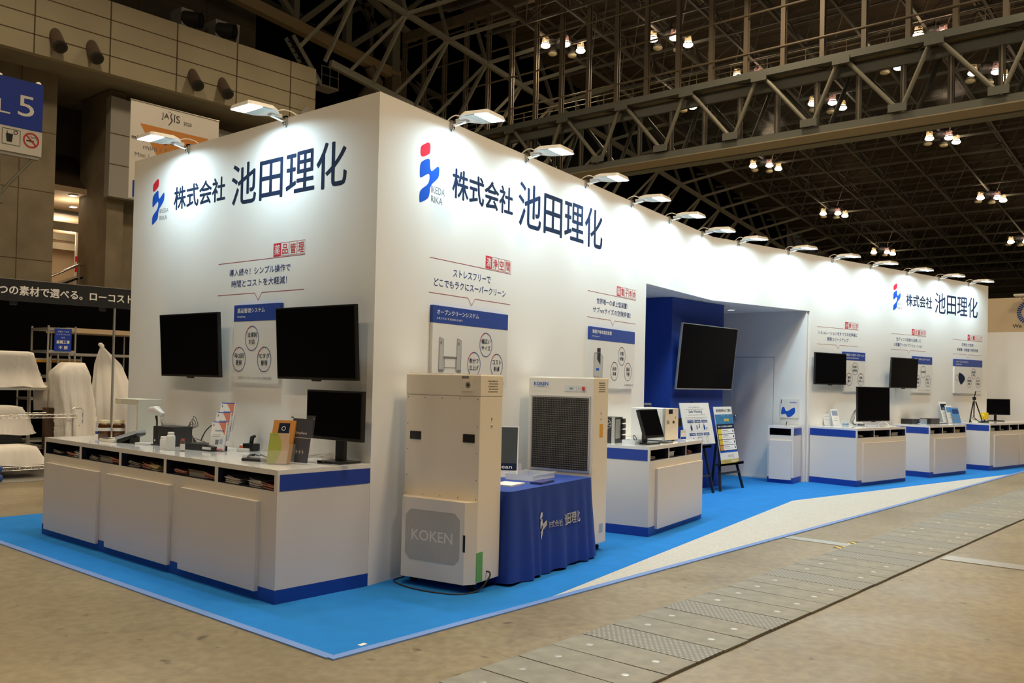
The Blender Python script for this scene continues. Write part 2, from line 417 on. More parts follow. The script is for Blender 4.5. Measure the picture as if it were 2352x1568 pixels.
# lobby behind
struct(MB().box(13.2, 30, 54, 54.3, 0, 12, LOBBY).box(13.0, 13.2, 37.2, 54, 0, 12, LOBBY), 'wall_lobby')
struct(MB().box(13.2, 30, 38.0, 54, 9.45, 9.7, LOBBY).add([(13.15, 38.0, 9.45), (16.3, 38.0, 9.45), (15.9, 40.4, 11.5), (13.15, 40.4, 11.5), (13.15, 38.1, 9.7), (16.3, 38.1, 9.7), (15.9, 40.5, 11.6), (13.15, 40.5, 11.6)], [(0, 1, 2, 3), (7, 6, 5, 4)], BROWN), 'ceiling_lobby')
struct(MB().box(13.2, 30, 37.3, 54, 4.2, 4.5, LOBBY), 'floor_lobby')
b = MB()
for y in (44, 48, 52): b.box(13.2, 26, y, y + .25, 8.6, 9.0, CONC)
struct(b, 'trim_1')

# ------------------------------------------------------------------ booth walls
T_ = 0.12; H = 3.6
def wallmesh(front, back, z):
    """front/back: lists of (x, z) outlines on the two faces of the wall"""
    n = len(front)
    front = [(x, max(zz, .0085)) for x, zz in front]; back = [(x, max(zz, .0085)) for x, zz in back]
    vs = [(x, 0, zz) for x, zz in front] + [(x, T_, zz) for x, zz in back]
    return MB().add(vs, [list(range(n)), list(range(n, 2 * n))[::-1]] + [(i, n + i, n + (i + 1) % n, (i + 1) % n) for i in range(n)], WALLW)
WLO = struct(wallmesh([(0, 0), (3.684, 0), (3.684, H), (0, H)], [(0, 0), (3.542, 0), (3.542, H), (0, H)], 0), 'wall_left', wp(FL, 0), R(FL[1]))
WAO = struct(wallmesh([(0, 0), (4.981, 0), (4.981, 2.7), (7.338, 2.7), (7.338, H), (0, H)],
                      [(.142, 0), (4.981, 0), (4.981, 2.7), (7.359, 2.7), (7.359, H), (.142, H)], 0), 'wall_front', wp(FA, 0), R(FA[1]))
WBO = struct(wallmesh([(2.41, 0), (8.605, 0), (8.605, H), (0, H), (0, 2.7), (2.41, 2.7)],
                      [(2.41, 0), (8.605, 0), (8.605, H), (-.021, H), (-.021, 2.7), (2.41, 2.7)], 0), 'wall_front', wp(FB, 0), R(FB[1]))
struct(MB().prism([(6.08, 2.10), (8.42, 2.495), (10.80, 2.06), (10.80, 5.2), (6.08, 5.2)], 2.70, 2.76, WALLW), 'ceiling_recess')
struct(MB().box(6.02, 6.08, 2.10, 5.2, 0, 2.7, WALLW), 'wall_recess')
struct(MB().box(6.02, 10.80, 5.2, 5.26, 0, 2.76, WALLW), 'wall_recess')
# side wall of the passage with its door
b = MB().box(10.74, 10.80, 1.955, 2.48, 0, 2.7, WALLW).box(10.74, 10.80, 3.20, 5.2, 0, 2.7, WALLW).box(10.74, 10.80, 2.48, 3.20, 1.975, 2.7, WALLW)
struct(b, 'wall_passage')
d = struct(MB().box(10.748, 10.79, 2.49, 3.19, 0.012, 1.967, WALLW), 'door_1')
b = MB()
b.tube([(10.748, 3.12, .99), (10.69, 3.12, .99)], .011, CHROME).lathe([(0, 0), (.024, .004), (.028, .018), (.024, .034), (0, .04)], CHROME)
b.v[-100:] = [Vector((10.69 - (v.z - .02), 3.12 + v.x, .99 + v.y)) for v in b.v[-100:]]
b.done('door_handle', d, 'round chrome door knob')
struct(MB().box(10.725, 10.74, 1.96, 5.2, 0, 0.03, WPLAS), 'baseboard_right')
# blue column of the booth
struct(MB().box(7.728, 9.21, 2.58, 4.2, .0085, 2.698, BLUEW), 'wall_column')

# ------------------------------------------------------------------ carpets and floor covers
cb = MB().prism([(0, 0), (1.835, 0), (8.39, 1.10), (15.30, 0), (17.6, 0), (17.6, 6.0), (0, 6.0)], 0.0, 0.008, CARPB)
cb.done('carpet', None, 'bright blue carpet laid under the whole exhibition booth', cat='carpet')
MB().prism([(1.835, 0.0), (15.30, 0.0), (8.39, 1.10)], 0.0, 0.0082, CARPG).done('carpet', None, 'long pale grey carpet triangle along the front edge of the booth', cat='carpet')
MB().box(-.035, 17.6, -.045, 0, 0, .009, TAPE).box(0, 17.6, 0, .012, 0.0083, .0092, TAPE).done('edging_tape', None, 'shiny periwinkle edging strip along the long front edge of the carpet', cat='tape')
MB().box(-.045, 0, 0, 6.0, 0, .009, TAPE).box(0, .012, .012, 6.0, 0.0083, .0092, TAPE).done('edging_tape', None, 'shiny periwinkle edging strip along the left edge of the carpet', cat='tape')
b = MB().box(0, .05, 0, .03, 0, .002, PAPERW)
b.done('sticker', None, 'small white sticker on the blue carpet near its front corner', (.225, .035, .008), R(8), 'sticker')
struct(MB().box(-4.5, 30, -1.482, -.698, 0, .003, GAP), 'trim_2')
checks = {2, 5, 10, 14, 15, 18, 22, 25, 26, 30, 34, 38}
protoP = protoC = None
for i in range(-6, 44):
    x0 = .70 + .3035 * i
    chk = i in checks
    lab = ('ribbed steel checker plate in the floor trench line' if chk else 'plain grey concrete cover in the floor trench line')
    grp = 'checker plates of the floor trench' if chk else 'concrete covers of the floor trench'
    if chk and protoC is not None: copy_thing(protoC, (x0, -1.09, .003), R(random.uniform(-.3, .3)), lab); continue
    if not chk and protoP is not None: copy_thing(protoP, (x0, -1.09 + random.uniform(-.006, .006), .003), R(random.uniform(-.4, .4)), lab); continue
    t = thing('trench_cover', lab, 'floor cover', (x0, -1.09, .003), 0, grp)
    MB().bevbox(.004, .2985, -.385, .385, 0, .012, CHECKER if chk else PLATE, .003).done('cover_plate', t)
    if not chk:
        for y in (-.22, .22): MB().lathe([(0, .0125), (.018, .0125), (.021, .0121)], STEEL, (.15, y, 0), 14).done('bolt', t)
        protoP = t
    else: protoC = t
b = MB()
for k in range(5): b.prism([(.0 + k * .09, 0), (.045 + k * .09, 0), (.085 + k * .09, .07), (.04 + k * .09, .07)], 0, .002, YELLOW)
b.box(-.01, .5, -.005, .075, 0, .001, BLACK)
b.done('hazard_tape', None, 'yellow and black striped hazard tape beside the floor trench', (5.42, -.68, .0), R(-2), 'tape')
MB().box(0, .24, -3.6, 0, 0, .006, STEEL).done('floor_strip', None, 'flat grey steel cable strip on the floor right of the trench', (5.58, -1.52, 0), R(2), 'floor cover')
MB().box(0, .16, -.62, 0, 0, .005, STEEL).done('floor_strip', None, 'short grey steel strip between the carpet edge and the trench', (5.56, -.06, 0), 0, 'floor cover')
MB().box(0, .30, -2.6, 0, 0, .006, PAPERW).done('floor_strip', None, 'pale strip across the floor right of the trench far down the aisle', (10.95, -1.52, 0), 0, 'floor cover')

# ------------------------------------------------------------------ graphics on the booth walls
LB = [(0, .30), (.035, .333), (.128, .376), (.128, .30), (.150, .270), (.168, .282), (.254, .345), (.254, .252), (.222, .218), (.138, .158), (.130, .07), (.100, .042), (.010, -.002), (.002, .02), (.003, .078), (.022, .108), (.105, .158), (.128, .20), (.128, .238), (.112, .25), (.012, .19), (0, .205)]
LR = [(0, .425), (.022, .452), (.127, .505), (.131, .42), (.110, .395), (.006, .348)]
def logo(b, x, z, s, y, mb=LOGOB, mr=LOGOR):
    b.flat([(x + a * s, z + c * s) for a, c in chaikin(LB, 2)][::-1], y, mb)
    b.flat([(x + a * s, z + c * s) for a, c in chaikin(LR, 2)][::-1], y, mr)
def company(wall, x, z, s, kab, ike, iked, rika, mdark=NAVY):
    b = MB(); logo(b, x, z, s, -.0014); b.done('company_logo', wall)
    b = MB()
    b.text('株式会社', kab[0], kab[1], kab[2] - kab[0], kab[3] - kab[1], -.0014, mdark, .030)
    b.text('池田理化', ike[0], ike[1], ike[2] - ike[0], ike[3] - ike[1], -.0014, mdark, .016)
    b.done('company_lettering', wall)
    b = MB()
    b.text('IKEDA', iked[0], iked[1], iked[2] - iked[0], iked[3] - iked[1], -.0014, GREYT)
    b.text('RIKA', rika[0], rika[1], rika[2] - rika[0], rika[3] - rika[1], -.0014, GREYT)
    b.done('company_lettering', wall)
company(WLO, .377, 2.927, .89, (.787, 3.03, 1.652, 3.24), (1.76, 2.962, 3.32, 3.315), (.522, 3.028, .686, 3.066), (.523, 2.96, .664, 3.0))
company(WAO, .497, 2.876, 1.0, (.94, 2.999, 1.885, 3.24), (1.99, 2.932, 3.75, 3.345), (.648, 2.982, .832, 3.038), (.651, 2.908, .803, 2.96))
company(WBO, 4.94, 2.875, .99, (5.388, 2.99, 6.32, 3.205), (6.435, 2.925, 8.152, 3.315), (5.10, 2.983, 5.275, 3.028), (5.09, 2.909, 5.25, 2.952))
def heading(wall, u0, u1, bx0, chars, t1, t1u, t2, t2u, nu):
    b = MB(); n = len(chars); w1 = (u1 - bx0) / n
    for i, ch in enumerate(chars):
        x = bx0 + i * w1
        if i == 0: b.rect(x, x + w1 * .96, 2.478, 2.587, -.0008, RED)
        else: b.line([(x + .002, 2.480), (x + w1 * .97, 2.480), (x + w1 * .97, 2.586), (x + .002, 2.586), (x + .002, 2.480)], .003, -.0008, LINER)
        b.text(ch, x + w1 * .14, 2.492, w1 * .70, .081, -.0014, WHITET if i == 0 else RED, .010)
    b.line([(u0, 2.4705), (u1, 2.4705)], .005, -.0008, LINER)
    b.line([(u0, 2.195), (nu - .055, 2.195), (nu, 2.133), (nu + .05, 2.195), (u1, 2.195)], .005, -.0008, LINER)
    b.text(t1, t1u[0], 2.352, t1u[1] - t1u[0], .061, -.0014, TBLUE, .008)
    b.text(t2, t2u[0], 2.254, t2u[1] - t2u[0], .061, -.0014, TBLUE, .008)
    b.done('topic_heading', wall)
heading(WLO, 1.583, 2.832, 2.405, '薬品管理', '導入続々！シンプル操作で', (1.762, 2.645), '時間とコストを大軽減！', (1.798, 2.60), 2.206)
heading(WAO, .651, 1.882, 1.459, '清浄空間', 'ストレスフリーで', (.979, 1.545), 'どこでもラクにスーパークリーン', (.718, 1.80), 1.257)
heading(WAO, 3.43, 4.683, 4.152, '陽電子寿命', '世界唯一の卓上型装置！', (3.648, 4.456), 'サブnmサイズの空隙評価！', (3.564, 4.54), 4.06)
heading(WBO, 2.622, 3.83, 3.42, '計算化学', 'シミュレーションをすべての化学者に', (2.649, 3.807), '開発スピードアップ', (2.911, 3.53), 3.23)
heading(WBO, 4.888, 6.118, 5.60, '大容量保存', '光ディスク技術を活用した', (5.064, 5.935), '大容量アーカイブソリューション', (4.985, 6.003), 5.503)
heading(WBO, 7.143, 8.375, 7.748, 'イメージング', '可視化で実現！', (7.508, 8.011), '非破壊・非接触で物性評価', (7.319, 8.196), 7.764)

# ------------------------------------------------------------------ information panels on the walls
def info_panel(F, u0, u1, title, tw, sub, sw, circs, foot, fu, label, device=None):
    w_ = u1 - u0; z0 = 1.445
    t = thing('info_panel', label, 'information panel', wp(F, u0, 0, z0), R(F[1]), 'information panels on the booth wall')
    MB().box(0, w_, -.03, 0, 0, .513, PANELW).done('board', t)
    h = MB().box(-.001, w_ + .001, -.031, 0, .513, .651, PANELB).done('header_band', t, 'blue header band')
    b = MB(); b.text(title, .05, .582, tw, .04, -.0318, WHITET, .02)
    b.text(sub, .05, .542, sw, .018, -.0318, WHITET, .01); b.done('header_lettering', t)
    b = MB()
    for cx, cz, lines in circs:
        cx -= u0; cz -= z0
        b.ringxz(cx, cz, .098, .104, .006, -.0315, TBLUE)
        n = 12; pts = [(cx + .098 * math.cos(R(a)), cz + .104 * math.sin(R(a))) for a in range(95, 175, 8)]
        b.line(pts, .0045, -.0318, LOGOR)
        if len(lines) == 1: b.text(lines[0], cx, cz - .016, .15, .034, -.032, NAVY, .01, al='c')
        else:
            for k, l in enumerate(lines): b.text(l, cx, cz + .010 - k * .058, min(.15, .046 * len(l)), .042, -.032, NAVY, .01, al='c')
    if foot: b.text(foot, fu[0] - u0, .028, fu[1] - fu[0], .022, -.032, GREYT)
    b.done('panel_print', t)
    if device: device(t)
    return t
def dev_koach(t):
    b = MB(); y = -.032; G = GREYT; Lg = mat('pale grey print', (.45, .46, .47), .6)
    for x0, x1 in ((.09, .15), (.34, .40)):
        b.flat([(x0, .13), (x1, .13), (x1, .385), (x0, .40)], y, Lg); b.line([(x0, .13), (x1, .13), (x1, .385), (x0, .40), (x0, .13)], .004, y - .0005, G)
        b.rect(x0 + .015, x0 + .035, .345, .37, y - .0006, G); b.rect(x0, x1, .125, .145, y - .0006, G)
    b.rect(.15, .34, .235, .25, y, G)
    b.line([(.165, .24), (.165, .13)], .006, y, G); b.line([(.325, .24), (.325, .13)], .006, y, G); b.line([(.165, .16), (.325, .16)], .004, y, G)
    b.done('device_picture', t)
def dev_psa(t):
    b = MB(); y = -.032; Lg = MATS['pale grey print']
    b.flat([(.10, .13), (.30, .11), (.31, .34), (.24, .385), (.10, .375)], y, Lg)
    b.flat([(.17, .31), (.25, .25), (.25, .43), (.17, .43)][::1], y - .0006, BLACK)
    b.rect(.15, .22, .19, .215, y - .0006, LOGOB); b.line([(.10, .13), (.30, .11), (.31, .34), (.24, .385), (.10, .375), (.10, .13)], .005, y - .0007, GREYT)
    b.done('device_picture', t)
def dev_cam(t):
    b = MB(); y = -.032
    b.flat(chaikin([(.16, .26), (.26, .16), (.30, .17), (.42, .25), (.43, .29), (.40, .33), (.29, .38), (.16, .395)], 1), y, NAVY)
    b.ringxz(.10, .295, .055, .055, .008, y - .0006, GREYT)
    b.done('device_picture', t)
info_panel(FL, 1.90, 2.565, '薬品管理システム', .40, 'SimpReag', .12, [(2.176, 1.813, ('法規制', '対応')), (1.992, 1.638, ('年2回', '更新')), (2.36, 1.638, ('ICタグ', '管理'))], '日本コントロールシステム株式会社', (1.995, 2.47), 'chemical management panel between the two wall TVs on the left wall')
info_panel(FA, .675, 1.80, 'オープンクリーンシステム', .60, 'スタンドコーチ KOACH C 645-F', .36, [(1.449, 1.812, ('幅広い', 'サイズ')), (1.271, 1.64, ('数分で', '立上げ')), (1.629, 1.637, ('コスト', '削減'))], '興研株式会社', (1.54, 1.76), 'open clean system panel above the tall cream air units', dev_koach)
info_panel(FA, 3.455, 4.605, '陽電子寿命測定装置', .47, 'PSA TypeL-II', .16, [(4.253, 1.806, ('欠陥', '評価')), (4.067, 1.634, ('自由', '体積')), (4.43, 1.633, ('届出', '不要'))], '東洋精鋼株式会社', (4.341, 4.584), 'positron lifetime panel beside the entrance with the blue column', dev_psa)
info_panel(FB, 3.342, 4.005, '計算化学ソフト付きワークステーション', .58, 'SIMULATION WORKSTATION', .40, [(3.696, 1.82, ('計算で', '効率化')), (3.521, 1.643, ('簡単', '操作')), (3.877, 1.645, ('充実', 'サポート'))], '株式会社', (3.82, 3.97), 'computational chemistry panel half hidden by the first TV right of the door')
info_panel(FB, 5.615, 6.30, 'オプティカルディスクアーカイブ', .55, 'ARCHIVE', .12, [(5.978, 1.82, ('高信頼性',)), (5.793, 1.652, ('長期', '保管')), (6.153, 1.653, ('安心・', '安全'))], 'ソリューションズ株式会社', (5.80, 6.22), 'optical disc archive panel half hidden by the second TV right of the door')
info_panel(FB, 7.17, 8.322, 'ハイパースペクトルカメラ', .50, 'HYPERSPECTRAL', .24, [(7.955, 1.826, ('前処理', '不要')), (7.781, 1.655, ('短時間', '測定')), (8.141, 1.657, ('多成分', '可視化'))], '株式会社', (8.08, 8.26), 'hyperspectral camera panel at the far end of the long wall', dev_cam)

# ------------------------------------------------------------------ LED arm floods on the wall tops (they light the booth)
def make_flood(F, u, label):
    t = thing('arm_floodlight', label, 'floodlight', wp(F, u, 0, H), R(F[1]), 'LED arm floodlights on the booth wall')
    b = MB(); b.box(-.022, .022, -.018, .0, -.062, .012, STEEL).box(-.022, .022, -.018, T_ + .012, .0, .012, STEEL)
    b.tube([(0, -.03, -.045), (0, .0, -.045)], .012, CHROME).tube([(0, -.009, -.075), (0, -.009, -.03)], .009, STEEL); b.done('clamp', t)
    MB().tube([(0, -.012, -.03), (0, -.05, -.028), (0, -.15, -.012)], .012, CHROME).bevbox(-.03, .03, -.16, -.06, -.015, .012, LAMPW, .006).done('arm', t)
    # housing: a shallow tray that hangs down a little towards its tip
    M = Matrix.Translation((0, -.13, .0)) @ Matrix.Rotation(R(2.0), 4, 'X')
    b = MB(); pts = [(-.06, .02), (.06, .02), (.145, -.08), (.145, -.285), (.125, -.31), (-.125, -.31), (-.145, -.285), (-.145, -.08)]
    n = len(pts); top = [(x * .86, y * .93 - .01, .032) for x, y in pts]
    b.add([(x, y, 0) for x, y in pts] + top, [list(range(n, 2 * n))] + [(i, (i + 1) % n, n + (i + 1) % n, n + i) for i in range(n)], LAMPW)
    b.add([(x, y, -.0) for x, y in pts], [list(range(n))[::-1]], LAMPW)
    for x in (-.09, -.03, .03, .09): b.box(x - .004, x + .004, -.28, -.08, .032, .042, LAMPW)
    b.rot(M).done('housing', t)
    b = MB().box(-.125, .125, -.297, -.18, -.004, -.001, LENS).box(-.125, .125, -.18, -.085, -.003, -.001, mat('pale lamp glass', (.55, .68, .72), .2)).rot(M); b.done('lens', t)
    ld = bpy.data.lights.new('led_flood', 'AREA'); ld.shape = 'RECTANGLE'; ld.size = .25; ld.size_y = .12; ld.energy = FLOOD_W; ld.color = (0.66, 0.91, 1.0); ld.spread = R(165)
    lo = bpy.data.objects.new('led_flood', ld); C.objects.link(lo); lo.parent = t; lo.matrix_local = M @ Matrix.Translation((0, -.24, -.008))
    MB().cable([(0, -.10, .03), (.01, -.04, .055), (.03, .03, .05), (.05, .10, .015)], .005, WCABLE).done('cable', t)
    return t
ordn = ['first', 'second', 'third', 'fourth', 'fifth', 'sixth']
for i, u in enumerate((1.023, 2.534)):
    make_flood(FL, u, ['white arm floodlight over the far end of the left wall', 'white arm floodlight over the left wall nearer the tall corner'][i])
for i, u in enumerate((.903, 2.101, 3.327, 4.495, 5.666, 6.872)):
    make_flood(FA, u, ordn[i] + ' arm floodlight on the long wall counted from the tall corner')
for i, u in enumerate((.565, 1.799, 3.008, 4.172, 5.38, 6.561, 7.745)):
    make_flood(FB, u, ['first', 'second', 'third', 'fourth', 'fifth', 'sixth', 'last'][i] + ' arm floodlight past the bend of the long wall')

# ------------------------------------------------------------------ counters
def make_counter(label, loc, rotz, w_, d_, slots, doors, name='display_counter', ht=.89):
    t = thing(name, label, 'counter', loc, rotz, 'white booth counters')
    b = MB()
    b.box(0, w_, .012, d_, .10, .745, LAM)                            # carcass under the cubbies
    b.box(0, w_, 0, .012, .10, .747, LAM)                             # front skin
    b.box(0, w_, d_ - .02, d_, .745, .853, LAM)
    xs = [0] + [x for s_ in slots for x in s_] + [w_]
    for a, c in zip(xs[0::2], xs[1::2]): b.box(a, c, 0, d_ - .02, .747, .853, LAM)
    b.done('body', t)
    MB().bevbox(0, w_, -.001, d_, .853, ht, TOPW, .002).done('worktop', t)
    MB().box(-.002, w_ + .002, -.002, d_, .008, .10, BLUE).done('plinth', t, 'blue plinth')
    MB().box(-.002, -.0002, .018, d_, .75, .858, BLUE).done('blue_band', t, 'blue band on the left end')
    MB().box(w_ + .0002, w_ + .002, .018, d_, .75, .858, BLUE).done('blue_band', t, 'blue band on the right end')
    for a, c in slots:
        a += .0012; c -= .0012
        MB().add([(a, .001, .7476), (c, .001, .7476), (c, d_ - .022, .7476), (a, d_ - .022, .7476), (a, .001, .8522), (c, .001, .8522), (c, d_ - .022, .8522), (a, d_ - .022, .8522)],
                 [(0, 1, 2, 3), (7, 6, 5, 4), (1, 5, 6, 2), (3, 7, 4, 0), (2, 6, 7, 3)], NAVYIN).done('cubby', t, 'dark navy cubby')
    for a, c in doors: MB().bevbox(a, c, -.031, -.0005, .068, .668, LAM, .002).done('raised_panel', t)
    return t
W1 = 3.647
sl = [(4.763, 4.070), (4.030, 3.345), (3.306, 2.624), (2.586, 1.905), (1.862, 1.180)]
dr = [(4.69, 3.668), (3.500, 2.486), (2.328, 1.334)]
C1 = make_counter('long white counter along the left wall of the booth', (.411, 4.791, 0), R(-90), W1, .790,
                  [(4.791 - a, 4.791 - c) for a, c in sl], [(4.791 - a, 4.791 - c) for a, c in dr])
def slots3(w_): 
    g = .022; s = (w_ - 2 * .03 - 2 * g) / 3
    return [(.03 + i * (s + g), .03 + i * (s + g) + s) for i in range(3)]
C2 = make_counter('white counter beside the grille-fronted air unit, left of the entrance', (4.526, .881, 0), R(9.58), 1.522, .805, slots3(1.522), [(.16, 1.46)])
C3 = make_counter('white counter right of the entrance carrying the large TV on legs', (10.737, 1.133, 0), R(-8.0), 1.588, .785, slots3(1.588), [(.16, 1.53)])
C4 = make_counter('white counter carrying the black recorders, second right of the entrance', (13.226, .813, 0), R(-8.4), 1.43, .655, slots3(1.43), [(.15, 1.38)])
C5 = make_counter('white counter carrying the tripod at the far right end of the booth', (15.656, .451, 0), R(-8.4), 2.24, .560, [(.03 + .44 * k, .448 + .44 * k) for k in range(5)], [(.15, 1.28), (1.36, 2.2)])
CD = make_counter('narrow white counter standing by the white door', (10.251, 2.339, 0), R(-82), .401, .43, [(.03, .36)], [(.035, .375)])

# ------------------------------------------------------------------ papers and boxes in the cubbies
def paper_stack(parent_loc, rotz, lx, ly, n, wd, dp, mt, label, curl=.012):
    b = MB(); z = .0
    for i in range(n):
        th = random.uniform(.002, .005); dx = random.uniform(-.012, .012); dy = random.uniform(-.01, .01); cu = curl * random.uniform(.3, 1) * (i + 1) / n
        pts = []
        for k in range(7):
            f = k / 6; pts.append((-wd / 2 + dx + wd * f, z + cu * (1 - f) ** 2 * 2))
        b.prismy(pts + [(x, zz + th) for x, zz in pts[::-1]], dy, dy + dp, mt)
        z += th + .0006
    a = rotz; x = parent_loc[0] + lx * math.cos(a) - ly * math.sin(a); y = parent_loc[1] + lx * math.sin(a) + ly * math.cos(a)
    return b.done('paper_stack', None, label, (x, y, .7482), rotz + R(random.uniform(-6, 6)), 'papers', 'papers kept in the counter cubbies')
def tray(parent_loc, rotz, lx, ly, wd, dp, ht, label, mt=None):
    b = MB(); mt = mt or WPLAS
    b.box(-wd / 2, wd / 2, 0, dp, 0, .004, mt)
    b.box(-wd / 2, wd / 2, 0, .004, .004, ht, mt).box(-wd / 2, wd / 2, dp - .004, dp, .004, ht, mt)
    b.box(-wd / 2, -wd / 2 + .004, .004, dp - .004, .004, ht, mt).box(wd / 2 - .004, wd / 2, .004, dp - .004, .004, ht, mt)
    b.box(-wd / 2 - .006, wd / 2 + .006, -.006, .004, ht - .008, ht, mt)
    a = rotz; x = parent_loc[0] + lx * math.cos(a) - ly * math.sin(a); y = parent_loc[1] + lx * math.sin(a) + ly * math.cos(a)
    return b.done('storage_tray', None, label, (x, y, .7482), rotz, 'tray', 'trays kept in the counter cubbies')
GREYP = mat('grey recycled paper', (.36, .34, .32), .7)
c1 = (.411, 4.791); r1 = R(-90)
cub = [(4.791 - a, 4.791 - c) for a, c in sl]
cn = ['leftmost cubby', 'second cubby from the left', 'middle cubby', 'fourth cubby from the left', 'rightmost cubby']
plan = [[('p', .16, GREYP, 6), ('p', .44, PAPERP, 7), ('p', .615, PAPERW, 9)],
        [('p', .15, GREYP, 6), ('t', .36, None, 0), ('p', .56, PAPERP, 8)],
        [('p', .15, GREYP, 9), ('p', .34, PAPERP, 8), ('p', .46, BEIGE, 11)],
        [('p', .14, PAPERP, 8), ('t', .36, None, 0), ('p', .58, PAPERP, 6)],
        [('p', .13, PAPERW, 8), ('p', .40, PAPERW, 11), ('p', .57, PAPERP, 7)]]
cname = {id(GREYP): 'grey', id(PAPERP): 'pink', id(PAPERW): 'white', id(BEIGE): 'cream'}
for ci, lst in enumerate(plan):
    x0, x1 = cub[ci]; sidew = ['left', 'middle', 'right']
    for k, (kd, fx, mt, n) in enumerate(lst):
        lx = x0 + min(fx, (x1 - x0) - .09)
        if kd == 't': tray(c1, r1, lx, .05, .22, .3, .05, 'grey tray in the %s of the long left counter' % cn[ci], GREYP)
        else: paper_stack(c1, r1, lx, .04, n, .16, .22, mt, '%s leaflets at the %s of the %s of the long counter' % (cname[id(mt)], sidew[k], cn[ci]))
def other(cobj, w_, items, where):
    loc = cobj.location; rz = cobj.rotation_euler.z
    ss = slots3(w_)
    for ci, fx, kd, mt, n in items:
        lx = ss[ci][0] + fx; pos = ['left', 'middle', 'right'][ci]
        if kd == 't': tray(loc, rz, lx, .05, .20, .25, .055, 'pale box in the %s cubby of the %s' % (pos, where), mt)
        else: paper_stack(loc, rz, lx, .05, n, .15, .22, mt, 'paper pile in the %s cubby of the %s' % (pos, where))
other(C2, 1.522, [(0, .15, 'p', PAPERW, 7), (1, .16, 't', SILVER, 0), (2, .24, 'p', PAPERP, 8)], 'counter left of the entrance')
other(C3, 1.588, [(0, .18, 'p', PAPERW, 7), (1, .14, 'p', PAPERW, 5), (2, .24, 't', WPLAS, 0)], 'counter with the large TV')
other(C4, 1.43, [(0, .14, 't', WPLAS, 0), (1, .18, 'p', PAPERW, 8), (2, .22, 't', BEIGE, 0)], 'counter with the recorders')
other(C5, 1.386, [(0, .20, 't', WPLAS, 0), (1, .2, 'p', PAPERW, 4), (2, .12, 't', BEIGE, 0)], 'far right counter')

# ------------------------------------------------------------------ TVs and monitors
def make_tv(label, c, yaw, tilt, w_, h_, arm, bez=BLACK, bz=.012, name='wall_television', legs=False, logo_bar=True):
    t = thing(name, label, 'television', (c[0], c[1], c[2] - h_ / 2), R(yaw))
    M = Matrix.Translation((0, 0, h_ / 2)) @ Matrix.Rotation(R(tilt), 4, 'X')
    MB().bevbox(-w_ / 2, w_ / 2, 0, .032, -h_ / 2, h_ / 2, bez, .004).rot(M).done('bezel', t)
    MB().box(-w_ / 2 + bz, w_ / 2 - bz, -.0015, .004, -h_ / 2 + bz * 1.5, h_ / 2 - bz, SCREEN).rot(M).done('screen', t)
    MB().bevbox(-w_ * .36, w_ * .36, .032, .062, -h_ * .42, h_ * .30, BLACK, .01).rot(M).done('back_housing', t)
    if logo_bar: MB().bevbox(-.05, .05, .002, .022, -h_ / 2 - .012, -h_ / 2 + .001, BLACK, .003).rot(M).done('sensor_bar', t)
    if arm:
        b = MB().box(-.11, .11, arm - .006, arm, h_ / 2 - .16, h_ / 2 + .10, BLACK)
        for x in (-.08, .08): b.box(x - .015, x + .015, .045, arm - .002, h_ / 2 - .17, h_ / 2 + .12, BLACK)
        b.done('wall_bracket', t)
    if legs:
        for sx in (-1, 1):
            b = MB()
            for dy in (-.10, .12): b.tube([(sx * w_ * .33, .018, .012), (sx * (w_ * .33 + .03), .018 + dy, -legs + .006)], .006, CHROME, 6)
            b.done('leg', t)
    return t
make_tv('left one of the two black TVs on the left booth wall', (1.09, 3.516, 1.759), -90, 3.7, .98, .56, .11)
make_tv('right one of the two black TVs on the left booth wall, nearest the corner', (1.09, 1.697, 1.763), -90, 3.6, .974, .557, .11)
make_tv('black TV on the wall just right of the entrance', (11.29, 1.763, 1.801), -10.3, .3, .889, .508, .075)
make_tv('black TV on the wall above the black recorders', (13.362, 1.279, 1.779), -9.6, 2.5, .924, .528, .175)
make_tv('large silver-edged TV tilted forward on the blue column', (8.53, 2.45, 1.888), 0, 5.6, 1.598, .914, .128, SILVER, .010)
make_tv('large black TV standing on thin legs on a counter', (11.681, 1.211, 1.252), -10.3, -1.2, .96, .549, 0, BLACK, .010, 'television', legs=.0875)

def make_monitor(label, x, y, rotz, w_, h_, zb, tilt, base_dy=.03, bz=.014, stand_w=.09):
    """desk monitor whose base stands at x, y on the worktop"""
    t = thing('desk_monitor', label, 'monitor', (x, y, .8905), R(rotz))
    M = Matrix.Translation((0, 0, zb + h_ / 2)) @ Matrix.Rotation(R(tilt), 4, 'X')
    MB().bevbox(-w_ / 2, w_ / 2, -.012, .022, -h_ / 2, h_ / 2, BLACK, .004).rot(M).done('bezel', t)
    MB().box(-w_ / 2 + bz, w_ / 2 - bz, -.0135, -.010, -h_ / 2 + bz * 1.6, h_ / 2 - bz, SCREEN).rot(M).done('screen', t)
    MB().bevbox(-w_ * .3, w_ * .3, .022, .05, -h_ * .3, h_ * .3, BLACK, .008).rot(M).done('back_housing', t)
    MB().bevbox(-stand_w / 2, stand_w / 2, .05, .085, .012, zb + h_ * .62, BLACK, .006).done('stand', t)
    MB().bevbox(-.125, .125, -.05, .15, 0, .014, BLACK, .004).done('base', t)
    return t
make_monitor('black desk monitor at the corner end of the long left counter', 1.01, 1.325, -88, .609, .358, .165, 0)
make_monitor('small black monitor tilted back on the counter left of the entrance', 4.87, 1.09, 2.5, .375, .30, .06, -18.6, stand_w=.06)
make_monitor('wide black monitor at the far right end of the booth', 17.30, .70, -38, .56, .325, .125, -2, stand_w=.04)
t = thing('desk_monitor', 'black flat monitor leaning behind the tripod on the far right counter', 'monitor', (16.30, .98, .8905), R(-30))
M = Matrix.Rotation(R(-14), 4, 'X')
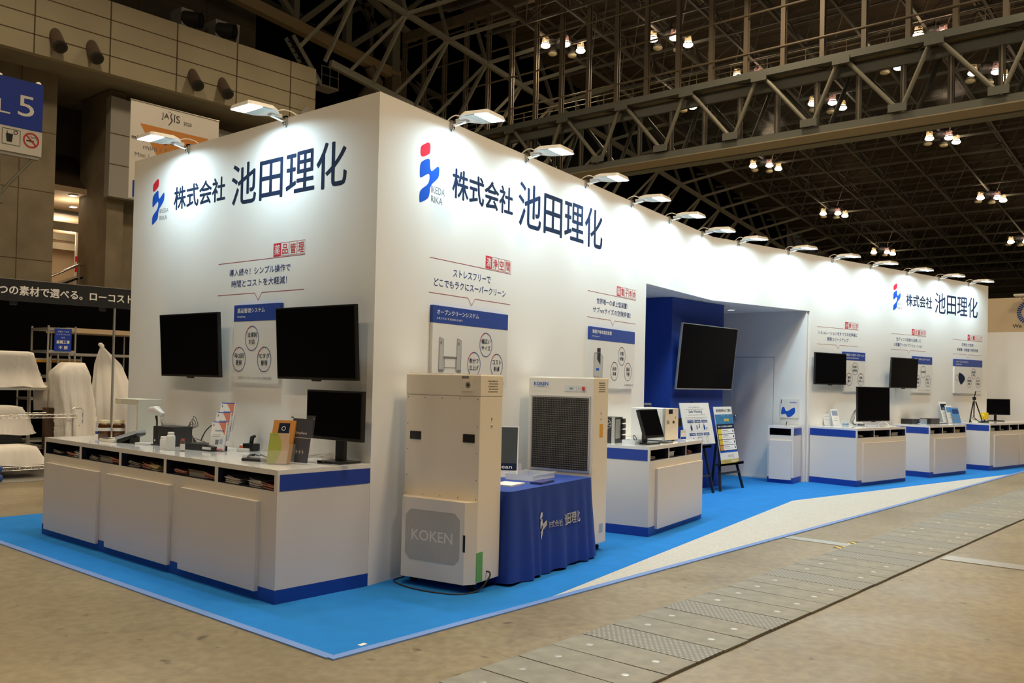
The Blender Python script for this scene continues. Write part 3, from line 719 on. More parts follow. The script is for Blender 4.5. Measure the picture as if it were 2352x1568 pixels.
MB().bevbox(-.16, .16, 0, .03, .0, .42, BLACK, .006).rot(M).done('bezel', t)
MB().box(-.145, .145, -.002, .002, .02, .405, SCREEN).rot(M).done('screen', t)

# ------------------------------------------------------------------ the two tall air units on casters
def air_unit(label, s, back):
    """local x runs out from the wall, local -y is the side turned towards the camera end"""
    t = thing('air_cleaner', label, 'air unit', wp(FA, s, .09, 0), R(FA[1] - 90), 'tall cream air units')
    D = .30; Wd = .66
    if back:   # side towards the viewer (local -y) is the plain back with the protruding lower box
        MB().bevbox(0, Wd, -D, 0, .075, 1.395, CREAM, .008).done('cabinet', t)
        MB().bevbox(-.002, Wd + .002, -D - .002, .002, 1.395, 1.548, CREAM, .008).done('top_cabinet', t)
        b = MB(); pr = [(.05, -D - .082), (Wd - .055, -D - .082), (Wd + .0, -D - .002), (Wd, -D + .0), (0, -D), (0, -D - .002)]
        b.prism(pr, .07, .648, CREAM); b.done('lower_housing', t)
        e = .05; ch = .045; x0, x1, z0, z1 = .085, .565, .20, .565
        pts = [(x0 + ch, z0), (x1 - ch, z0), (x1, z0 + ch), (x1, z1 - ch), (x1 - ch, z1), (x0 + ch, z1), (x0, z1 - ch), (x0, z0 + ch)]
        MB().flat(pts, -D - .0835, PERF).done('perforated_plate', t)
        MB().text('KOKEN', x0 + .06, .345, .36, .075, -D - .0845, CREAM, .03).done('maker_lettering', t)
        for x in (.09, .565):
            MB().bevbox(x - .045, x + .055, -D - .004, -D + .002, 1.065, 1.125, BLACK, .006).done('grip', t, 'black recessed grip')
        b = MB()
        for k in range(5):
            for z in (1.375, .665): b.disc(.02 + k * .155, z, .004, -D - .0012, DARKM, 8)
        for k in range(3):
            for x in (.02, .64): b.disc(x, .80 + k * .19, .004, -D - .0012, DARKM, 8)
        b.done('screws', t)
        b = MB().box(.50, .60, -D - .006, -D - .002, 1.43, 1.52, CREAM).disc(.555, 1.475, .022, -D - .0065, STEEL, 14).disc(.555, 1.475, .008, -D - .007, BLACK, 10).box(.50, .56, -D - .004, -D - .002, 1.52, 1.54, SILVER); b.done('lock_plate', t)
        MB().rect(.455 + .14, .475 + .14, .30, .42, -D - .0835, BLACK).done('inspection_slot', t)
        MB().box(Wd - .012, Wd + .0025, -D - .004, -D + .075, .085, .29, GREEN).done('tape', t, 'green masking tape')
        MB().cable([(Wd + .0, -.17, .14), (Wd + .03, -.17, .135), (Wd + .035, -.19, .10), (Wd + .0, -.28, .02), (Wd - .10, -.44, .012), (.25, -.47, .012), (-.03, -.36, .012), (-.06, -.2, .012)], .006, CABLE).done('power_cord', t)
        xs = Wd + .0022
    else:
        MB().bevbox(0, Wd, 0, D, .075, 1.548, CREAM, .008).done('cabinet', t)
        MB().box(.028, .632, -.008, .0, .71, 1.385, SILVER).done('grille_frame', t)
        MB().box(.045, .615, -.0095, -.008, .73, 1.37, BLACK).done('filter', t)
        b = MB(); G2 = mat('brown grey grille bars', (.16, .145, .12), .45)
        for k in range(33): z = .745 + k * .0192; b.box(.045, .615, -.017, -.0125, z - .0022, z + .0022, G2)
        for k in range(34): x = .055 + k * .0167; b.box(x - .0016, x + .0016, -.015, -.0105, .73, 1.37, G2)
        b.done('grille', t)
        MB().rect(.045, .21, 1.462, 1.508, -.0015, WPLAS).text('KOKEN', .055, 1.475, .145, .028, -.0025, LOGOB, .04).rect(.09, .16, 1.466, 1.469, -.0025, LOGOB).done('maker_plate', t)
        b = MB().bevbox(.37, .49, -.003, 0, 1.425, 1.48, WPLAS, .002).bevbox(.495, .525, -.003, 0, 1.425, 1.48, WPLAS, .002).bevbox(.535, .585, -.003, 0, 1.425, 1.48, WPLAS, .002)
        b.rect(.42, .455, 1.445, 1.46, -.0035, mat('small green display', (.25, .30, .16), .3)).disc(.51, 1.452, .004, -.0035, BLACK, 10); b.done('control_panel', t)
        MB().box(.548, .572, -.010, -.002, 1.437, 1.47, mat('red rocker switch', (.65, .06, .02), .3)).done('power_switch', t, 'red rocker switch')
        xs = Wd + .0012
    # side facing out from the wall
    ys = -D if back else 0.0
    b = MB(); 
    for k in range(7):
        for j in range(5):
            y = ys + .10 + .018 * k + (.009 if j % 2 else 0); z = 1.425 + j * .019
            b.quad((xs, y, z), (xs, y + .012, z), (xs, y + .012, z + .009), (xs, y, z + .009), DARKM)
    b.done('vent_slots', t)
    b = MB()
    for z in (1.235, 1.185): b.lathe([(0, .004), (.008, .003), (.009, 0)], STEEL, (0, 0, 0), 12); b.v[-36:] = [Vector((xs + v.z, ys + .155 + v.x, z + v.y)) for v in b.v[-36:]]
    b.done('key_lock', t)
    if not back:
        MB().quad((xs, ys + .13, 1.02), (xs, ys + .20, 1.02), (xs, ys + .20, 1.14), (xs, ys + .13, 1.14), ORANGE).done('caution_label', t, 'orange caution label')
        MB().quad((xs, ys + .16, .17), (xs, ys + .235, .17), (xs, ys + .235, .25), (xs, ys + .16, .25), mat('pale blue label', (.38, .50, .56), .5)).done('rating_label', t)
    MB().box(0.01, Wd - .01, ys + .02, ys + D - .02, 1.548, 1.556, WPLAS).done('lid', t)
    for x in (.07, Wd - .07):
        for y in (ys + .05, ys + D - .06):
            b = MB().tube([(x, y - .012, .032), (x, y + .012, .032)], .030, BLACK, 14).box(x - .012, x + .012, y - .016, y + .016, .05, .078, STEEL); b.done('caster', t)
    return t
air_unit('tall cream air unit seen from its plain back, green tape on its edge', .585, True)
air_unit('tall cream air unit with the large dark grille behind the blue table', 2.10, False)

# ------------------------------------------------------------------ blue draped table between the air units
t = thing('exhibition_table', 'table hidden under the blue cloth between the air units', 'table', wp(FA, 1.30, .45, 0), R(FA[1]))
MB().bevbox(-.66, .66, -.30, .30, .66, .692, LAM, .004).done('tabletop', t)
for x in (-.6, .6):
    for y in (-.25, .25): MB().tube([(x, y, .008), (x, y, .66)], .015, STEEL).done('leg', t)
def resample(pts, n):
    pts = pts + [pts[0]]; ds = [0]
    for p, q in zip(pts, pts[1:]): ds.append(ds[-1] + math.hypot(q[0] - p[0], q[1] - p[1]))
    out = []; j = 0
    for k in range(n):
        d = ds[-1] * k / n
        while ds[j + 1] < d: j += 1
        f = (d - ds[j]) / max(1e-9, ds[j + 1] - ds[j]); out.append((pts[j][0] + (pts[j + 1][0] - pts[j][0]) * f, pts[j][1] + (pts[j + 1][1] - pts[j][1]) * f))
    return out
CHX, CHY, CN = .685, .36, 220
cbase = resample(rrect(CHX, CHY, .035), CN)
def cloth_pt(i, f):
    x, y = cbase[i]; per = i / CN * 2 * PI
    rip = (math.sin(per * 22 + 1.5 * math.sin(per * 5)) * .014 + math.sin(per * 9 + .6) * .016) * f ** .8
    ox = x / CHX if abs(x) > CHX * .93 else 0; oy = y / CHY if abs(y) > CHY * .90 else 0
    fl = .045 * f + rip
    return (x + ox * fl, y + oy * fl)
b = MB(); rings = [[(x, y, .6935) for x, y in cbase]]
for j in range(1, 15):
    f = j / 14
    rings.append([(*cloth_pt(i, f), max(.012, .6935 - f * .672 + (.008 * math.sin(i * .35) if j == 14 else 0))) for i in range(CN)])
b.loft(rings, CLOTHB, cap=False); b.add([(x, y, .6937) for x, y in cbase], [list(range(CN))], CLOTHB)
o = thing('tablecloth', 'royal blue cloth with a white company logo draped over the table', 'tablecloth', wp(FA, 1.30, .45, 0), R(FA[1]))
b.done('cloth', o)
b = MB(); PW = mat('white cloth print', (.55, .56, .58), .7)
logo(b, -.26, .29, .42, 0, PW, PW); b.text('株式会社', -.13, .36, .20, .052, 0, PW, .02); b.text('池田理化', .115, .35, .30, .095, 0, PW, .015)
fr = [i for i in range(CN) if cbase[i][1] < -CHY * .98]
for v in b.v:
    i = min(fr, key=lambda k: abs(cbase[k][0] - v.x)); f = (.6935 - v.z) / .672
    v.y = cloth_pt(i, f)[1] - .010
b.done('company_print', o)
# things on the table
def at(F, u, d, z): return wp(F, u, d, z)
b = MB(); tx = TRANS = mat('clear food-box plastic', (.75, .80, .85), .2, alpha=.45)
b.box(-.2, .2, -.13, .13, 0, .004, tx)
for (x0, x1, y0, y1) in ((-.2, .2, -.13, -.126), (-.2, .2, .126, .13), (-.2, -.196, -.126, .126), (.196, .2, -.126, .126)): b.box(x0, x1, y0, y1, .004, .05, tx)
b.box(-.212, .212, -.142, -.13, .045, .05, tx).box(-.212, .212, .13, .142, .045, .05, tx)
b.done('storage_tray', None, 'clear plastic tray on the blue tablecloth', at(FA, 1.52, .46, .6945), R(FA[1] + 3), 'tray')
MB().box(-.12, .12, -.09, .09, 0, .012, PAPERW).done('paper_stack', None, 'white sheets lying left of the clear tray on the blue cloth', at(FA, 1.0, .56, .6945), R(14), 'papers')
MB().bevbox(-.13, .13, -.05, .05, 0, .018, mat('navy booklet', (.04, .05, .20), .5), .002).done('booklet', None, 'navy booklet in front of the clear tray on the blue cloth', at(FA, 1.30, .70, .6945), R(FA[1] + 6), 'booklet')
t = thing('tabletop_sign', 'leaning black and white picture stand behind the tall air unit', 'sign', at(FA, 1.42, .22, .6945), R(FA[1] - 62))
M = Matrix.Rotation(R(-14), 4, 'X')
MB().box(-.15, .15, 0, .008, 0, .44, WPLAS).rot(M).done('board', t)
MB().rect(-.14, .14, .12, .43, -.001, mat('dark photograph print', (.04, .05, .06), .4)).rect(-.14, .14, .06, .12, -.001, NAVY).text('Clean', -.05, .075, .15, .03, -.002, WHITET, .02).rot(M).done('print', t)
t = thing('card_holder', 'small clear card holder beside the grille air unit', 'card holder', at(FA, 1.80, .16, .6945), R(FA[1] - 20))
MB().box(-.06, .06, 0, .003, .0, .09, ACRYL).box(-.06, .06, -.04, .003, 0, .003, ACRYL).done('holder', t)
MB().box(-.052, .052, -.002, -.0005, .006, .085, PAPERW).done('card', t)

# ------------------------------------------------------------------ things on the long left counter (worktop at .8905)
ZT = .8905
def bottle(label, x, y, r, h, cap_r, cap_h, body, capm, lab=None, name='bottle', cat_='bottle'):
    t = thing(name, label, cat_, (x, y, ZT))
    MB().lathe([(0, 0), (r * .95, 0), (r, .006), (r, h * .72), (r * .92, h * .80), (cap_r * .9, h * .86), (cap_r * .9, h - cap_h)], body).done('body', t)
    MB().lathe([(cap_r, h - cap_h - .001), (cap_r * 1.02, h - .004), (cap_r * .94, h), (0, h)], capm).done('cap', t)
    if lab: MB().lathe([(r * 1.006, h * lab[0]), (r * 1.006, h * lab[1])], PAPERW).done('label', t)
    return t
bottle('left amber jar with a cream cap on the counter', .735, 4.305, .055, .175, .044, .036, AMBER, BEIGE, (.44, .60), 'reagent_jar', 'jar')
bottle('amber jar with a cream cap just right of its twin', .835, 4.235, .055, .175, .044, .036, AMBER, BEIGE, (.44, .60), 'reagent_jar', 'jar')
bottle('short white plastic bottle on the counter', .625, 3.03, .030, .105, .026, .022, WPLAS, WPLAS, None)
bottle('taller white plastic bottle beside the short one', .625, 2.92, .035, .145, .025, .024, WPLAS, WPLAS, None)
bottle('small vial with a red cap beside the white bottles', .660, 2.80, .019, .098, .014, .026, mat('dark vial', (.10, .07, .06), .3), mat('red cap', (.45, .06, .04), .4), (.05, .60), 'vial', 'vial')
t = thing('card_holder', 'small clear price-card stand at the left end of the long counter', 'card holder', (.80, 4.55, ZT), R(-80))
MB().box(-.06, .06, .0, .003, 0, .15, ACRYL).box(-.06, .06, -.05, .003, 0, .003, ACRYL).done('holder', t)
MB().rect(-.055, .055, .035, .145, -.001, PAPERW).rect(-.055, .055, .03, .055, -.0015, LOGOB).line([(-.045, .13), (.03, .13)], .004, -.002, GREYT).line([(-.045, .115), (.04, .115)], .004, -.002, GREYT).line([(-.045, .10), (.02, .10)], .004, -.002, GREYT).done('card', t)
# balance draft shield
t = thing('balance_draft_shield', 'tall cream frame with clear sides standing over a balance on the left counter', 'balance', (.93, 4.03, ZT), R(-90))
CRW = mat('ivory enamel', (.66, .66, .58), .4)
b = MB().bevbox(-.26, .17, -.11, .11, .325, .375, CRW, .004); b.done('top_frame', t)
MB().bevbox(.14, .17, -.11, .11, .0, .325, CRW, .003).done('column', t)
MB().box(-.26, -.15, -.1105, -.11, .332, .372, CREAM).text('balance', -.25, .36, .03, .008, -.112, NAVY).done('name_plate', t)
MB().box(-.258, -.255, -.108, .108, .0, .325, ACRYL).done('glass_side', t)
MB().box(.02, .14, .105, .108, 0, .325, mat('smoky back glass', (.50, .46, .40), .2, alpha=.4)).done('back_glass', t)
MB().bevbox(-.16, .13, -.02, .10, 0, .02, DARKM, .004).done('base', t)
# balance terminal
t = thing('scale', 'low cream electronic scale lying in front of the amber jars', 'scale', (.70, 4.03, ZT), R(-86))
MB().bevbox(-.10, .12, -.09, .05, 0, .028, CREAM, .008).done('body', t)
MB().box(-.06, .05, -.091, -.03, .0285, .030, DARKM).done('display', t)
t = thing('terminal', 'tilted silver terminal on a black prop beside the scale', 'terminal', (.72, 3.78, ZT), R(-70))
M = Matrix.Translation((0, 0, .055)) @ Matrix.Rotation(R(-16), 4, 'Y')
MB().bevbox(-.12, .12, -.06, .06, 0, .03, mat('silver plastic', (.52, .55, .58), .25, .3), .010).rot(M).done('body', t)
MB().prismy([(-.10, 0), (-.06, 0), (.11, .07), (.12, .09), (-.10, .028)], -.055, .055, BLACK).box(.04, .055, -.05, .05, .0, .06, BLACK).done('prop', t)
# label printer and scanner
t = thing('label_printer', 'black box-shaped label printer on the long counter', 'printer', (.875, 3.36, ZT), R(-82))
MB().bevbox(-.12, .14, -.10, .10, 0, .165, mat('charcoal plastic', (.022, .022, .024), .4), .008).done('body', t)
MB().box(-.115, -.06, -.1012, -.10, .02, .15, BLACK).box(-.1, -.085, -.1015, -.101, .035, .05, WPLAS).done('paper_slot', t)
t = thing('barcode_scanner', 'white handheld scanner resting on a thin black stand', 'scanner', (.80, 3.48, ZT), R(-82))
MB().tube([(0, 0, 0), (0, 0, .20), (-.008, -.004, .25)], [.006, .007, .011], BLACK).lathe([(.045, 0), (.045, .006), (0, .008)], BLACK).done('stand', t)
M = Matrix.Translation((.0, 0, .285)) @ Matrix.Rotation(R(12), 4, 'Y')
b = MB(); rings = []
for x, hy, hz, dz in ((-.085, .030, .022, -.012), (-.075, .036, .030, -.008), (-.02, .034, .036, .008), (.03, .026, .026, .002), (.075, .020, .018, -.004), (.085, .014, .012, -.004)):
    rings.append([(x, a, c + dz) for a, c in rrect(hy, hz, min(hy, hz) * .6, 4)])
b.loft(rings, WPLAS).add(rings[0], [list(range(len(rings[0])))[::-1]], GREYT); b.rot(M).done('body', t)
b = MB().tube([(.05, 0, .26), (.075, 0, .23), (.06, 0, .20)], [.013, .014, .012], WPLAS); b.done('grip', t)
MB().cable([(.06, 0, .20), (.09, .02, .12), (.11, .06, .09), (.05, .09, .14), (-.02, .10, .08), (-.06, .10, .02)], .0025, CABLE).done('cable', t)
t = thing('cable_bundle', 'thin black cables behind the printer on the long counter', 'cables', (1.08, 3.45, ZT))
for k in range(5):
    MB().cable([(random.uniform(-.05, .05), .12 - k * .05, .004), (.02, .08 - k * .03, .12 + .03 * k), (.03, .02 - k * .03, .16), (-.02, -.06, .05 + .02 * k), (.0, -.14, .004)], .0025, CABLE).done('cable', t)
t = thing('cordless_reader', 'flat white reader with a blue end in front of the black printer', 'reader', (.71, 3.56, ZT), R(-80))
MB().bevbox(-.06, .09, -.025, .025, 0, .018, WPLAS, .006).done('body', t); MB().bevbox(-.075, -.06, -.02, .02, 0, .016, NAVY, .004).done('tip', t)
t = thing('tag_reader', 'flat black reader with a loop of black cable on the long counter', 'reader', (.86, 2.80, ZT), R(-80))
MB().prismy([(-.17, 0), (.17, 0), (.17, .035), (.10, .052), (-.15, .052), (-.17, .03)], -.08, .08, BLACK).done('body', t)
MB().box(.06, .16, -.0815, -.08, .014, .034, WPLAS).done('label', t)
MB().cable([(-.16, .09, .06), (-.13, .11, .14), (-.06, .12, .195), (.02, .11, .19), (.07, .09, .12), (.05, .06, .065), (.0, .05, .058)], .005, CABLE).done('cable', t)
MB().cable([(-.1, .0, .058), (-.12, -.02, .09), (-.08, -.02, .085), (-.02, .02, .06)], .0025, CABLE).done('cable', t)
# three-tier leaflet holder
t = thing('leaflet_holder', 'clear three-tier holder with red and white leaflets on the long counter', 'leaflet holder', (.93, 2.685, ZT), R(-54))
MB().box(-.075, .075, -.10, .16, 0, .004, ACRYL).box(-.07, -.066, .02, .15, .004, .02, ACRYL).done('base', t)
MB().tube([(.05, .15, .004), (.05, .03, .16)], .004, ACRYL, 6).tube([(-.05, .15, .004), (-.05, .03, .16)], .004, ACRYL, 6).done('strut', t)
leafm = mat('salmon print', (.62, .20, .13), .5)
for k in range(3):
    M = Matrix.Translation((.012 * k, -.085 + .05 * k, .006 + .075 * k)) @ Matrix.Rotation(R(-17), 4, 'X')
    pk = MB().box(-.065, .065, -.0135, -.0115, 0, .12, ACRYL).box(-.067, -.065, -.0135, .014, 0, .13, ACRYL).box(.065, .067, -.0135, .014, 0, .13, ACRYL).box(-.067, .067, .012, .014, 0, .17, ACRYL).rot(M).done('pocket', t)
for k in range(3):
    M = Matrix.Translation((.012 * k, -.085 + .05 * k, .008 + .075 * k)) @ Matrix.Rotation(R(-17), 4, 'X')
    lt = MB().box(-.062, .062, -.009, .009, 0, .235, PAPERW)
    lt.flat([(.055, .12), (.055, .232), (-.01, .232)], -.0098, leafm).rect(-.055, .055, .228, .235, -.010, LOGOB).rect(-.055, .055, 0, .012, -.0098, LOGOR)
    lt.text('SimpReag', -.028, .15, .075, .017, -.0104, TBLUE, .02)
    lt.line([(-.045, .125), (.02, .125)], .004, -.010, GREYT).line([(-.045, .112), (.015, .112)], .004, -.010, GREYT)
    lt.rect(-.015, .012, .045, .085, -.010, NAVY).rect(.02, .045, .05, .09, -.010, mat('print grey blue', (.25, .30, .42), .5)).line([(-.05, .215), (-.044, .205), (-.047, .195)], .005, -.010, NAVY)
    lt.rot(M); lt.done('leaflet_bundle', None, ['front red and white leaflet bundle in the clear three-tier holder', 'middle red and white leaflet bundle in the clear three-tier holder', 'rear red and white leaflet bundle in the clear three-tier holder'][k], (.93, 2.685, ZT), R(-54), 'leaflets', 'leaflets in the three-tier holder')
bottle('small orange-labelled vial pack behind the three-tier leaflet holder', 1.07, 2.60, .018, .05, .014, .012, mat('orange pack', (.6, .15, .06), .5), WPLAS, None, 'vial', 'vial')
t = thing('hand_scanner', 'black scanner cradle behind the three-tier leaflet holder', 'scanner', (1.12, 2.54, ZT), R(-80))
MB().bevbox(-.06, .06, -.04, .04, 0, .06, BLACK, .01).done('body', t); MB().tube([(0, 0, .06), (.01, 0, .11), (.04, 0, .12)], [.016, .018, .012], BLACK).done('head', t)
MB().bevbox(-.05, .05, -.02, .02, 0, .025, WPLAS, .004).done('tag_case', None, 'small white case beside the black scanner cradle', (1.02, 2.50, ZT), R(-70), 'case')
# keyboard, cables, black box
t = thing('tablet_stand', 'black flat devices with tangled cables near the front of the long counter', 'device', (.66, 1.75, ZT), R(-70))
MB().bevbox(-.11, .10, -.045, .045, 0, .018, BLACK, .004).done('body', t); MB().bevbox(-.16, -.02, .03, .10, 0, .014, BLACK, .004).done('slab', t)
for k in range(3):
    MB().cable([(-.09 + .012 * k, -.01, .02), (-.08, .02, .045), (-.05, .03 - .02 * k, .034), (-.03, -.01, .05), (.0, .02, .036), (.03, 0, .05 - .004 * k), (.07, .03, .022)], .003, CABLE).done('cable', t)
MB().bevbox(-.02, .02, -.03, .03, 0, .13, BLACK, .004).done('power_pack', None, 'upright black power pack behind the orange brochure stand', (.80, 1.62, ZT), R(-75), 'power pack')
# orange / green brochure stand
t = thing('brochure_stand', 'clear brochure stand with orange and green brochures at the counter corner', 'brochure stand', (.66, 1.50, ZT), R(-62))
MB().box(-.10, .10, -.07, .07, 0, .004, ACRYL).box(-.10, .10, -.07, -.067, .004, .10, ACRYL).box(-.10, -.097, -.067, .06, .004, .14, ACRYL).box(.097, .10, -.067, .06, .004, .14, ACRYL).done('holder', t)
M = Matrix.Translation((.0, .0, .006)) @ Matrix.Rotation(R(-18), 4, 'X')
br = MB().box(-.085, .085, -.006, .014, 0, .31, mat('orange brochure', (.55, .25, .06), .45)); br.rect(-.04, .045, .20, .29, -.0066, NAVY).ringxz(.0, .25, .016, .016, .004, -.0072, CREAM).rot(M)
br.done('brochure', None, 'orange brochure with a dark picture at the rear of the corner stand', (.66, 1.50, ZT), R(-62), 'brochure')
M = Matrix.Translation((.01, -.045, .006)) @ Matrix.Rotation(R(-12), 4, 'X')
br = MB().box(-.075, .075, -.004, .008, 0, .215, mat('cream brochure', (.58, .44, .32), .45)); br.flat([(-.075, 0), (-.01, 0)] + [(-.01 + .035 * math.sin(PI * k / 12), .215 * k / 12) for k in range(13)] + [(-.075, .215)], -.0046, mat('lime print', (.38, .44, .09), .5)).text('ECO', -.05, .195, .03, .01, -.0052, GREYT).rot(M)
br.done('brochure', None, 'lime green and cream brochure at the front of the corner stand', (.66, 1.50, ZT), R(-62), 'brochure')
# acrylic frame with dark poster
t = thing('acrylic_frame', 'clear acrylic frame with a dark navy poster beside the corner monitor', 'picture frame', (.745, 1.405, ZT), R(-85))
M = Matrix.Translation((0, 0, .004)) @ Matrix.Rotation(R(-9), 4, 'X')
MB().box(-.125, .125, -.004, .004, 0, .345, mat('thin clear sheet', (.6, .65, .7), .05, alpha=.05)).rot(M).box(-.125, .125, -.02, .09, 0, .004, ACRYL).done('acrylic_sheet', t)
pm = mat('navy poster', (.012, .013, .035), .4)
MB().box(-.105, .105, .0045, .006, .01, .32, pm).rect(-.105, .105, .183, .186, .0042, CREAM).text('SimpRent', -.06, .205, .12, .022, .0040, CREAM, .01).text('+ + +', -.03, .07, .08, .03, .0040, CREAM).rot(M).done('poster', t)
b = MB()
for x in (-.11, .11): b.tube([(x, -.008, .325), (x, .008, .325)], .005, CHROME, 8)
b.rot(M).done('corner_screws', t)
t = thing('keyboard', 'white keyboard propped on a clear riser in front of the corner monitor', 'keyboard', (.93, 1.46, ZT), R(-78))
M = Matrix.Translation((-.0, 0, .035)) @ Matrix.Rotation(R(-9), 4, 'Y')
MB().bevbox(-.14, .16, -.06, .06, 0, .012, WPLAS, .003).rot(M).done('body', t)
b = MB()
for r_ in range(4):
    for c_ in range(13): b.box(-.132 + c_ * .0215, -.132 + c_ * .0215 + .018, -.052 + r_ * .026, -.052 + r_ * .026 + .021, .012, .0155, SILVER)
b.rot(M).done('keys', t)
MB().tube([(.14, .05, 0), (.13, .05, .058)], .004, ACRYL, 6).tube([(.14, -.05, 0), (.13, -.05, .058)], .004, ACRYL, 6).done('riser', t)
for k in range(3): MB().bevbox(-.055, .055, -.045, .045, 0, .011, WPLAS, .002).done('tag_box', None, 'flat white box in the small stack left of the white keyboard', (.86, 1.64, ZT + .0112 * k), R(-70 + 8 * k), 'box', 'flat white boxes beside the keyboard')

# ------------------------------------------------------------------ counter left of the entrance
t = thing('computer_tower', 'black desktop computer with a fan grille on the counter by the air unit', 'computer', (4.61, 1.36, ZT), R(9.6))
MB().bevbox(.012, .21, .0, .17, 0, .265, mat('charcoal case', (.02, .022, .024), .4), .006).done('case', t)
MB().bevbox(0, .012, -.004, .03, 0, .265, SILVER, .003).done('edge_trim', t)
MB().box(.03, .15, -.0015, .0, .045, .245, mat('clear side window', (.30, .34, .33), .15)).done('side_window', t)
FX = lambda b: [setattr(v, 'xyz', (v.y + .012, -v.x, v.z)) for v in b.v]
b = MB().ringxz(-.09, .195, .05, .05, .006, -.0012, STEEL).ringxz(-.09, .195, .014, .014, .004, -.0012, STEEL).disc(-.09, .195, .046, -.0006, BLACK)
for k in range(7):
    a = 2 * PI * k / 7; b.line([(-.09 + .014 * math.cos(a), .195 + .014 * math.sin(a)), (-.09 + .046 * math.cos(a + .5), .195 + .046 * math.sin(a + .5))], .009, -.0014, STEEL)
FX(b); b.done('fan_grille', t)
b = MB()
for k in range(4): b.bevbox(.165, .225, -.028, -.001, .03 + k * .058, .075 + k * .058, BLACK, .006)
b.done('knobs', t)
t = thing('analyser', 'white and cream boxed instrument on the counter left of the entrance', 'instrument', (5.32, 1.20, ZT), R(6))
MB().bevbox(.01, .35, .0, .022, .012, .352, CREAM, .004).done('front_panel', t)
MB().bevbox(.0, .36, .024, .40, .012, .352, WPLAS, .005).done('case', t)
MB().bevbox(-.006, .012, -.004, .024, .010, .354, SILVER, .004).done('edge_frame', t)
MB().box(-.004, .0, .05, .37, .04, .32, WPLAS).done('side_door', t)
b = MB().rect(.10, .20, .295, .342, -.001, NAVY).rect(.06, .12, .185, .225, -.001, SILVER).rect(.20, .25, .19, .218, -.001, BROWN).rect(.265, .275, .235, .265, -.001, BLACK); b.done('labels', t)
for x in (.03, .33):
    for y in (.05, .37): MB().lathe([(.012, 0), (.012, .0125)], BLACK, (x, y, 0), 10).done('foot', t)
b = MB(); b.box(-.10, .10, -.07, .07, 0, .003, TRANS)
for (x0, x1, y0, y1) in ((-.10, .10, -.07, -.067), (-.10, .10, .067, .07), (-.10, -.097, -.067, .067), (.097, .10, -.067, .067)): b.box(x0, x1, y0, y1, .003, .045, TRANS)
b.done('storage_tray', None, 'clear plastic tray between the black computer and the small monitor', (4.70, 1.20, ZT), R(12), 'tray')
t = thing('cable_bundle', 'black monitor cable curled behind the small tilted monitor', 'cables', (4.78, 1.18, ZT))
MB().cable([(0, 0, .004), (-.05, .02, .05), (-.02, .04, .085), (.01, .03, .06), (-.02, 0, .02), (.06, .06, .003)], .004, CABLE).done('cable', t)
t = thing('webcam', 'black device behind the boxed instrument, near the white board', 'camera', (5.90, 1.42, ZT), R(-20))
MB().bevbox(-.07, .07, -.04, .04, .135, .235, BLACK, .012).done('body', t); MB().tube([(0, 0, .008), (0, 0, .14)], .01, BLACK).lathe([(.04, 0), (.04, .008), (0, .01)], BLACK).done('stand', t)
t = thing('card_holder', 'small clear card stand beside the boxed instrument', 'card holder', (5.84, 1.27, ZT), R(-10))
MB().box(-.05, .05, 0, .003, 0, .11, ACRYL).box(-.05, .05, -.04, .003, 0, .003, ACRYL).done('holder', t)
MB().rect(-.045, .045, .005, .105, -.001, PAPERW).rect(-.045, .045, .005, .03, -.0015, LOGOB).line([(-.035, .085), (.03, .085)], .004, -.002, GREYT).done('card', t)
t = thing('card_holder', 'small clear name stand on top of the boxed instrument', 'card holder', (5.45, 1.50, ZT + .3525), R(-10))
MB().box(-.06, .06, 0, .003, 0, .05, ACRYL).box(-.06, .06, -.02, .02, 0, .003, ACRYL).done('holder', t); MB().rect(-.055, .055, .005, .03, -.001, NAVY).done('card', t)
MB().bevbox(-.09, .09, -.05, .05, 0, .008, BLACK, .002).done('phone_case', None, 'flat black pad on the worktop in front of the boxed instrument', (5.22, 1.12, ZT), R(10), 'pad')

# ------------------------------------------------------------------ easels with boards by the blue column
def easel(label, x, y, rotz, zshelf, lw, ztop):
    EB = mat('black painted wood', (.016, .018, .024), .5)
    t = thing('easel', label, 'easel', (x, y, .008), R(rotz))
    for sx in (-1, 1): MB().beam((sx * lw, -.02, 0), (sx * .06, .18, ztop), .035, .022, EB).done('leg', t)
    MB().beam((0, .30, 0), (0, .19, ztop), .035, .022, EB).done('leg', t)
    f = zshelf / ztop; hw = lw * (1 - f) + .06 * f + .10
    MB().box(-hw, hw, -.07 + .2 * f - .02, -.03 + .2 * f + .02, zshelf - .03, zshelf, EB).box(-hw, hw, -.09 + .2 * f, -.075 + .2 * f, zshelf - .03, zshelf + .012, EB).done('ledge', t)
    g = .16 / ztop; MB().beam((-lw * .86, -.02 + .2 * g * 1.6, .24), (lw * .86, -.02 + .2 * g * 1.6, .24), .05, .022, EB).done('crossbar', t)
    MB().box(-.025, .025, .165, .20, ztop - .06, ztop + .02, EB).done('top_clip', t)
    return t
easel('black wooden easel holding the colourful poster in the entrance', 8.85, 2.235, 0, .385, .345, 1.16)
easel('black wooden easel behind the white board beside the counter', 8.02, 2.22, 0, .66, .26, 1.24)
t = thing('presentation_board', 'white Safe Meeting board leaning on an easel by the blue column', 'board', (7.97, 2.225, .69), R(0))
M = Matrix.Rotation(R(-12.5), 4, 'X')
MB().bevbox(-.395, .395, -.0, .012, 0, .575, PANELW, .003).rot(M).done('board', t)
b = MB(); y = -.0015
b.text('安心・安全な商談のために', -.17, .505, .30, .02, y, GREYT).line([(-.26, .487), (.22, .487)], .003, y, GREYT)
b.text('Safe Meeting', -.19, .425, .36, .05, y, TBLUE, .008).line([(-.22, .408), (.24, .408)], .003, y, GREYT)
